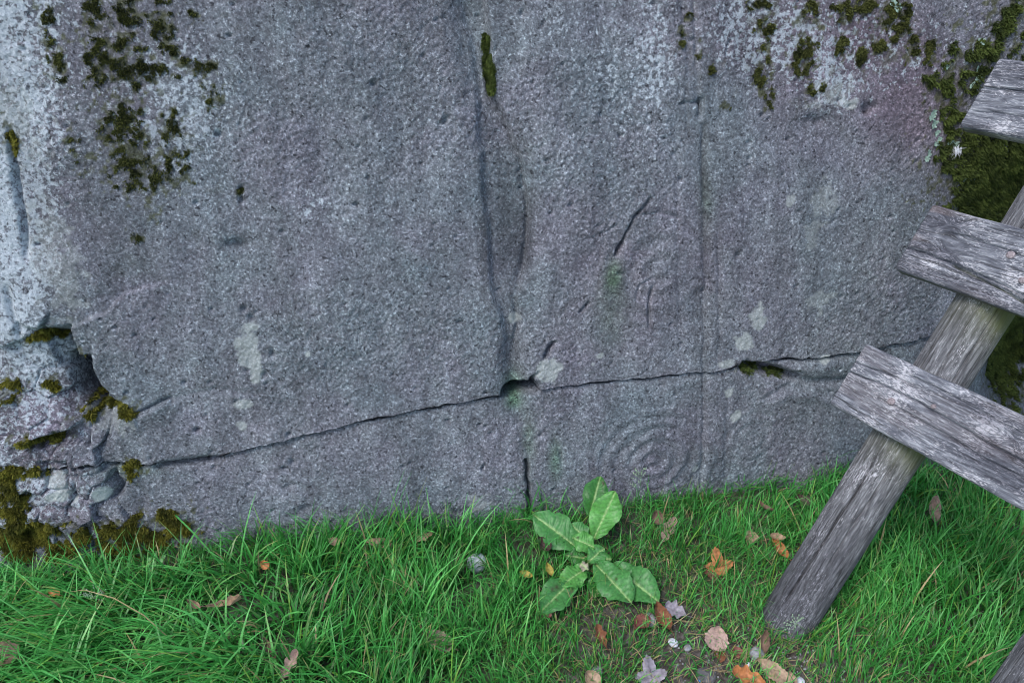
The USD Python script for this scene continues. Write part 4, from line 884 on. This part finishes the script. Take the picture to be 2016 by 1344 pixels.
FL = [
 (1415, 1110, 'star', 62, 58, 10, ORANGE, 'bright orange-brown lobed leaf lying flat left of the log foot', .15, (25, 0), None, 3),
 (1400, 1132, 'broad', 30, 20, 70, RED, 'small dark red leaf scrap tucked under the bright orange lobed leaf', .3, (10, 0), .012, 4, False),
 (1314, 1047, 'oak', 64, 30, -32, PINK, 'pinkish oak leaf lying to the right of the dock plant near the boulder', .25, (20, 0), None, 5),
 (1294, 1021, 'broad', 28, 26, 20, BROWN, 'curled brown leaf against the boulder foot behind the pinkish oak leaf', .5, (30, 0), .035, 6),
 (1478, 1060, 'broad', 28, 26, 160, TAN, 'small fan-shaped tan leaf in short grass above the orange curled leaf', .4, (20, 0), None, 7),
 (1534, 1083, 'long', 46, 22, 28, ORANGE, 'narrow orange curled leaf just left of the log middle', .5, (15, 0), None, 8),
 (1530, 1060, 'long', 30, 16, 80, TAN, 'pale curled leaf touching the top of the narrow orange leaf', .6, (10, 0), .045, 9, False),
 (1575, 1086, 'long', 18, 12, -20, YEL, 'tiny yellow and brown leaf pressed against the log edge', .5, (10, 0), .03, 10, False),
 (1507, 1001, 'long', 30, 9, 48, BROWN, 'thin rolled grey-brown leaf sliver in grass below the boulder', .9, (0, 0), None, 11, False),
 (1580, 987, 'broad', 30, 22, 60, DARK, 'dark maroon leaf half hidden in grass left of the upper log', .4, (20, 0), None, 12),
 (1834, 1003, 'long', 46, 22, -8, PINK, 'upright pink-brown folded leaf in the grass beneath the lowest tread', .7, (40, 0), .07, 13),
 (1842, 1028, 'broad', 26, 20, 20, DARK, 'dark brown leaf under the upright pink-brown leaf beneath the tread', .5, (10, 0), .045, 14, False),
 (1410, 1258, 'broad', 46, 44, -25, PINK, 'round pale pinkish leaf on bare soil left of the log foot', .18, (22, 0), .022, 15),
 (1417, 1288, 'broad', 22, 34, 80, RUST, 'rust-coloured folded leaf edge showing below the round pinkish leaf', .1, (0, 0), .006, 16, False),
 (1452, 1284, 'broad', 26, 20, 30, RED, 'small reddish leaf piece on bare soil right of the round pinkish leaf', .2, (15, 0), .012, 17, False),
 (1502, 1264, 'long', 40, 18, -10, BROWN, 'rolled brown leaf standing by the grey pebble at the log foot', .9, (30, 0), .03, 18, False),
 (1474, 1336, 'oak', 62, 40, 70, ORANGE, 'orange-brown oak leaf with pale rolled edge at the bottom edge of the photo', .35, (15, 0), .016, 19),
 (1524, 1325, 'long', 70, 34, 50, TAN, 'large tan leaf next to the orange-brown oak leaf at the bottom', .25, (15, 0), .018, 20),
 (1281, 1326, 'star', 66, 64, 8, LAV, 'lavender-pink star-shaped leaf at the bottom edge left of the bare soil', .12, (20, 0), .02, 21),
 (1166, 1338, 'broad', 34, 32, 40, TAN, 'pale tan leaf cut by the bottom edge left of the star-shaped leaf', .3, (15, 0), .02, 22),
 (1262, 1228, 'broad', 40, 28, 130, RED, 'wine red crumpled leaf left of the grey stone below the dock plant', .5, (15, 0), .02, 23),
 (1303, 1217, 'long', 54, 30, 25, RUST, 'rust brown folded leaf right of the grey stone below the dock plant', .6, (20, 0), .022, 24),
 (1331, 1203, 'oak', 44, 40, 65, LAV, 'silvery lavender lobed leaf right of the rust brown folded leaf', .2, (18, 0), .03, 25),
 (1184, 1258, 'oak', 44, 24, 20, RUST, 'reddish brown curled leaf in grass below the lowest dock leaf', .6, (10, 0), None, 26),
 (866, 1263, 'broad', 60, 36, 62, PINK, 'large pinkish tan leaf alone on the middle of the lower lawn', .3, (18, 0), None, 27),
 (570, 1312, 'oak', 60, 28, -22, PINK, 'pale beige oak leaf at the bottom left of the lawn', .35, (25, 0), .055, 28),
 (534, 1283, 'long', 48, 16, 40, BROWN, 'dark rolled leaf beside the pale beige oak leaf', .9, (10, 0), .055, 29),
 (446, 1190, 'oak', 62, 18, -75, TAN, 'long curled beige leaf lying across long grass at left', .9, (20, 0), .065, 30),
 (385, 1192, 'long', 30, 12, 65, TAN, 'short curled beige leaf left of the long curled beige leaf', .8, (20, 0), .065, 31, False),
 (522, 1112, 'broad', 20, 16, 50, ORANGE, 'small orange leaf in tall grass near the boulder foot', .3, (30, 0), .06, 32),
 (108, 1166, 'long', 26, 14, 70, ORANGE, 'small orange leaf in the grass at the far left', .3, (25, 0), .06, 33),
 (8, 1290, 'broad', 60, 40, 80, BROWN, 'brown leaf cut by the left edge of the photo', .3, (15, 0), .06, 34),
 (750, 1069, 'long', 66, 20, 84, TAN, 'long tan leaf lying flat along the boulder foot', .3, (30, 0), .05, 35),
 (658, 1066, 'broad', 26, 16, 80, TAN, 'short tan leaf at the boulder foot left of the long tan leaf', .4, (30, 0), .055, 36),
 (832, 1060, 'oak', 44, 18, -70, TAN, 'tan curled leaf at the boulder foot right of the long tan leaf', .6, (30, 0), .05, 37),
 (1072, 1076, 'broad', 30, 24, 50, DARK, 'dark shrivelled leaf in grass under the left dock leaf', .7, (20, 0), .05, 38, False),
 (1036, 1132, 'long', 28, 16, 70, YEL, 'yellow leaf in grass left of the dock plant', .4, (10, 0), .045, 39, False),
 (1082, 1124, 'long', 30, 15, 20, YEL, 'yellow and dark leaf between the yellow leaf and the dock plant', .5, (10, 0), .045, 40, False),
 (1080, 1210, 'broad', 14, 12, 20, RED, 'tiny reddish leaf scrap below the lower left dock leaf', .3, (10, 0), .03, 41, False),
 (1560, 1335, 'long', 24, 12, 20, TAN, 'little tan leaf scrap right of the large tan leaf', .4, (10, 0), .015, 42, False),
]
for q in FL: fallen(*q)

# ---------------------------------------------------------------- stones, gravel, small things
def pebble(px, py, rpx, flat, mat, label, lift=0.0, cat='stone', seed=1):
    c = ground_at(px, py, lift); c[2] = ground_z(c[0], c[1]) + lift
    r = rpx * np.linalg.norm(c - _C) / FPX
    m = trimesh.creation.icosphere(4)
    v = m.vertices * (1 + .45 * (fbm(m.vertices * 1.3 + seed, 3, seed)[:, None] - .5)) * V([1, .85, flat]) * r
    q = seed * 1.7; v = v @ V([[math.cos(q), -math.sin(q), 0], [math.sin(q), math.cos(q), 0], [0, 0, 1]]).T
    return tag(obj('stone', (v + c, m.faces), M[mat]), label, cat, 'loose stones in the turf')
pebble(1490, 1286, 14, .7, 'pebble', 'round grey pebble at the foot of the log', .008, seed=2)
pebble(1278, 1223, 15, .7, 'pebble', 'grey stone between the wine red and rust brown leaves', .008, seed=3)
pebble(938, 1103, 19, .95, 'pebble_pale', 'pale lichened stone half sunk in grass left of the dock plant', .022, seed=4)
pebble(1325, 1267, 9, .6, 'pebble_pale', 'small pale stone on worn turf above the lavender star leaf', .006, seed=5)
pebble(1353, 1277, 7, .6, 'pebble', 'small grey stone on bare soil left of the round pinkish leaf', .005, seed=6)
pebble(1473, 1312, 6, .6, 'pebble_pale', 'tiny whitish stone above the orange-brown oak leaf', .004, seed=7)
pebble(1175, 1322, 13, .35, 'pebble', 'flat grey stone in turf left of the star-shaped leaf', .004, seed=8)
pebble(1390, 1330, 18, .35, 'pebble_dark', 'flat dark stone sunk in bare soil at the bottom edge', .004, seed=9)
pebble(1575, 1340, 9, .6, 'pebble_pale', 'small pale stone at the bottom right of the large tan leaf', .004, seed=10)
pebble(1268, 1160, 5, .6, 'pebble_pale', 'tiny pale stone under the right dock leaf', .004, seed=11)
xy = scatter(1300, .05, .75, .9, 1.2); h, dn = field(xy)
xy = xy[(dn < .8) & (rng.random(len(xy)) < 1.1 - dn)]
parts = []
ico = trimesh.creation.icosphere(1)
for q in xy:
    r = rng.uniform(.0008, .0028)
    v = ico.vertices * r * rng.uniform(.6, 1.2, 3) + np.r_[q, ground_z(q[0], q[1]) + r * .3]
    parts.append((v, ico.faces, v))
v, f, _ = join(parts)
tag(obj('gravel', (v, f), M['pebble']), 'fine grey grit on the bare soil patch at the bottom', 'gravel', kind='stuff')
c = ground_at(1378, 1338, .006)
bm = trimesh.creation.icosphere(2); bv = bm.vertices * V([.0028, .0040, .0012]) * (1 + .4 * (fbm(bm.vertices * 2, 2, 3)[:, None] - .5)) + c
tag(obj('blue_flake', (bv, bm.faces), M['blue']), 'tiny bright blue flake on bare soil at the bottom edge', 'flake')

# seeding meadow grasses and the dried flower stalk
def seed_head(base, top, label, seed, col=(.30, .42, .28)):
    rr = np.random.default_rng(seed)
    t = np.linspace(0, 1, 12)[:, None]
    st = base * (1 - t) + top * t + V([.006, 0, 0]) * np.sin(t * 3)
    x = thing('seeding_grass', label, 'plant', base)
    sv, sf = tube_mesh(st, np.linspace(.0009, .0004, 12), 5)
    obj('stem', (sv, sf), M['grass'], x, prim={'tint': np.tile(V([.05, .17, .04]), (len(sv), 1))}, loc=base)
    parts = []
    sph = trimesh.creation.icosphere(1)
    for k in range(14):
        u_ = .62 + .38 * k / 13; p = base * (1 - u_) + top * u_ + V([.006, 0, 0]) * math.sin(u_ * 3)
        d = unit(V([rr.normal(0, 1), rr.normal(0, .5), .5])); ln = (1.15 - u_) * .055 + .006
        bv_, bf_ = tube_mesh(p + d * np.linspace(0, ln, 5)[:, None], .0003, 4); parts.append((bv_, bf_, bv_))
        for e in range(3):
            q = p + d * ln * (.55 + .22 * e) + rr.normal(0, .0012, 3)
            vv = sph.vertices * V([.0011, .0011, .0024]) + q; parts.append((vv, sph.faces, vv))
    v, f, _ = join(parts)
    obj('panicle', (v, f), M['grass'], x, prim={'tint': np.tile(V(col), (len(v), 1))}, loc=base)
seed_head(ground_at(1247, 1005, .0), ground_at(1262, 925, .115), 'pale feathery grass seed head rising before the boulder right of the dock plant', 5)
seed_head(ground_at(1545, 1265, .0), ground_at(1568, 1222, .055), 'small pale seed head of grass crossing the dark log foot', 6)
seed_head(ground_at(185, 1190, .02), ground_at(182, 1172, .10), 'faint pale seed head among long grass at left', 7)
b, t = ground_at(1060, 1000, .0), ground_at(1063, 946, .085)
x = thing('dried_flower', 'thin reddish stalk with a dry orange-brown flower head by the bottom of the central crack', 'plant', b)
sv, sf = tube_mesh(b + (t - b) * np.linspace(0, 1, 8)[:, None] + V([.003, 0, 0]) * np.sin(np.linspace(0, 3, 8))[:, None], .0008, 5)
obj('stalk', (sv, sf), M['dead'], x, prim={'tint': np.tile(V([.24, .09, .07]), (len(sv), 1))}, loc=b)
parts = []
for k in range(16):
    d = unit(rng.normal(size=3)); s = unit(np.cross(d, [.2, .4, .8])); L = rng.uniform(.004, .008)
    v = V([t, t + d * L * .6 + s * .002, t + d * L, t + d * L * .6 - s * .002]); parts.append((v, V([(0, 1, 2), (0, 2, 3)]), v))
v, f, _ = join(parts)
obj('flower_head', (v, f), M['dead'], x, smooth=False, prim={'tint': np.tile(V([.42, .20, .13]), (len(v), 1))}, loc=b)
# chickweed-like sprig at the boulder foot
b = ground_at(310, 1118, .05)
x = thing('leafy_weed', 'small round-leaved weed sprig at the mossy boulder foot on the left', 'plant', b)
for k in range(9):
    o = b + V([rng.normal(0, .014), rng.normal(0, .006), rng.uniform(.0, .035)])
    sv, sf = tube_mesh(np.linspace(b - V([0, 0, .03]), o, 5), .0006, 4)
    obj('stem', (sv, sf), M['dock'], x, prim={'tint': np.tile(V([.08, .2, .06]), (len(sv), 1))}, loc=b)
    v, f, vk, _ = strip_leaf('broad', .011, .010, .2, 300 + k)
    a = rng.uniform(0, 6.3); Rz = V([[math.cos(a), -math.sin(a), 0], [math.sin(a), math.cos(a), 0], [0, 0, 1]]); Rx = V([[1, 0, 0], [0, .75, -.66], [0, .66, .75]])
    obj('leaf', (v @ Rz.T @ Rx.T + o, f), M['dock'], x, prim={'tint': np.tile(V([.09, .25, .07]), (len(v), 1))}, loc=b)
# a few stiff tufts pressed against the log foot
n = 420
q = rng.uniform(0, 2 * math.pi, n); rr_ = rng.uniform(.050, .085, n)
foot = V([LB[0], LB[1]]) - .04 * LD[:2]
xy = foot + np.c_[np.cos(q), np.sin(q)] * rr_[:, None] * V([1.0, 1.0])
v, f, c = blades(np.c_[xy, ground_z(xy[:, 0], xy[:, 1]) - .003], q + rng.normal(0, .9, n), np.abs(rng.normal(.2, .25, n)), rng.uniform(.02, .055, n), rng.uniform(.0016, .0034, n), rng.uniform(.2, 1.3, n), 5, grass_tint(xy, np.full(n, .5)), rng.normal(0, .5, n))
tag(obj('grass', (v, f), M['grass'], prim={'tint': c}), 'short tuft of grass pressed round the foot of the log', 'grass', kind='stuff')
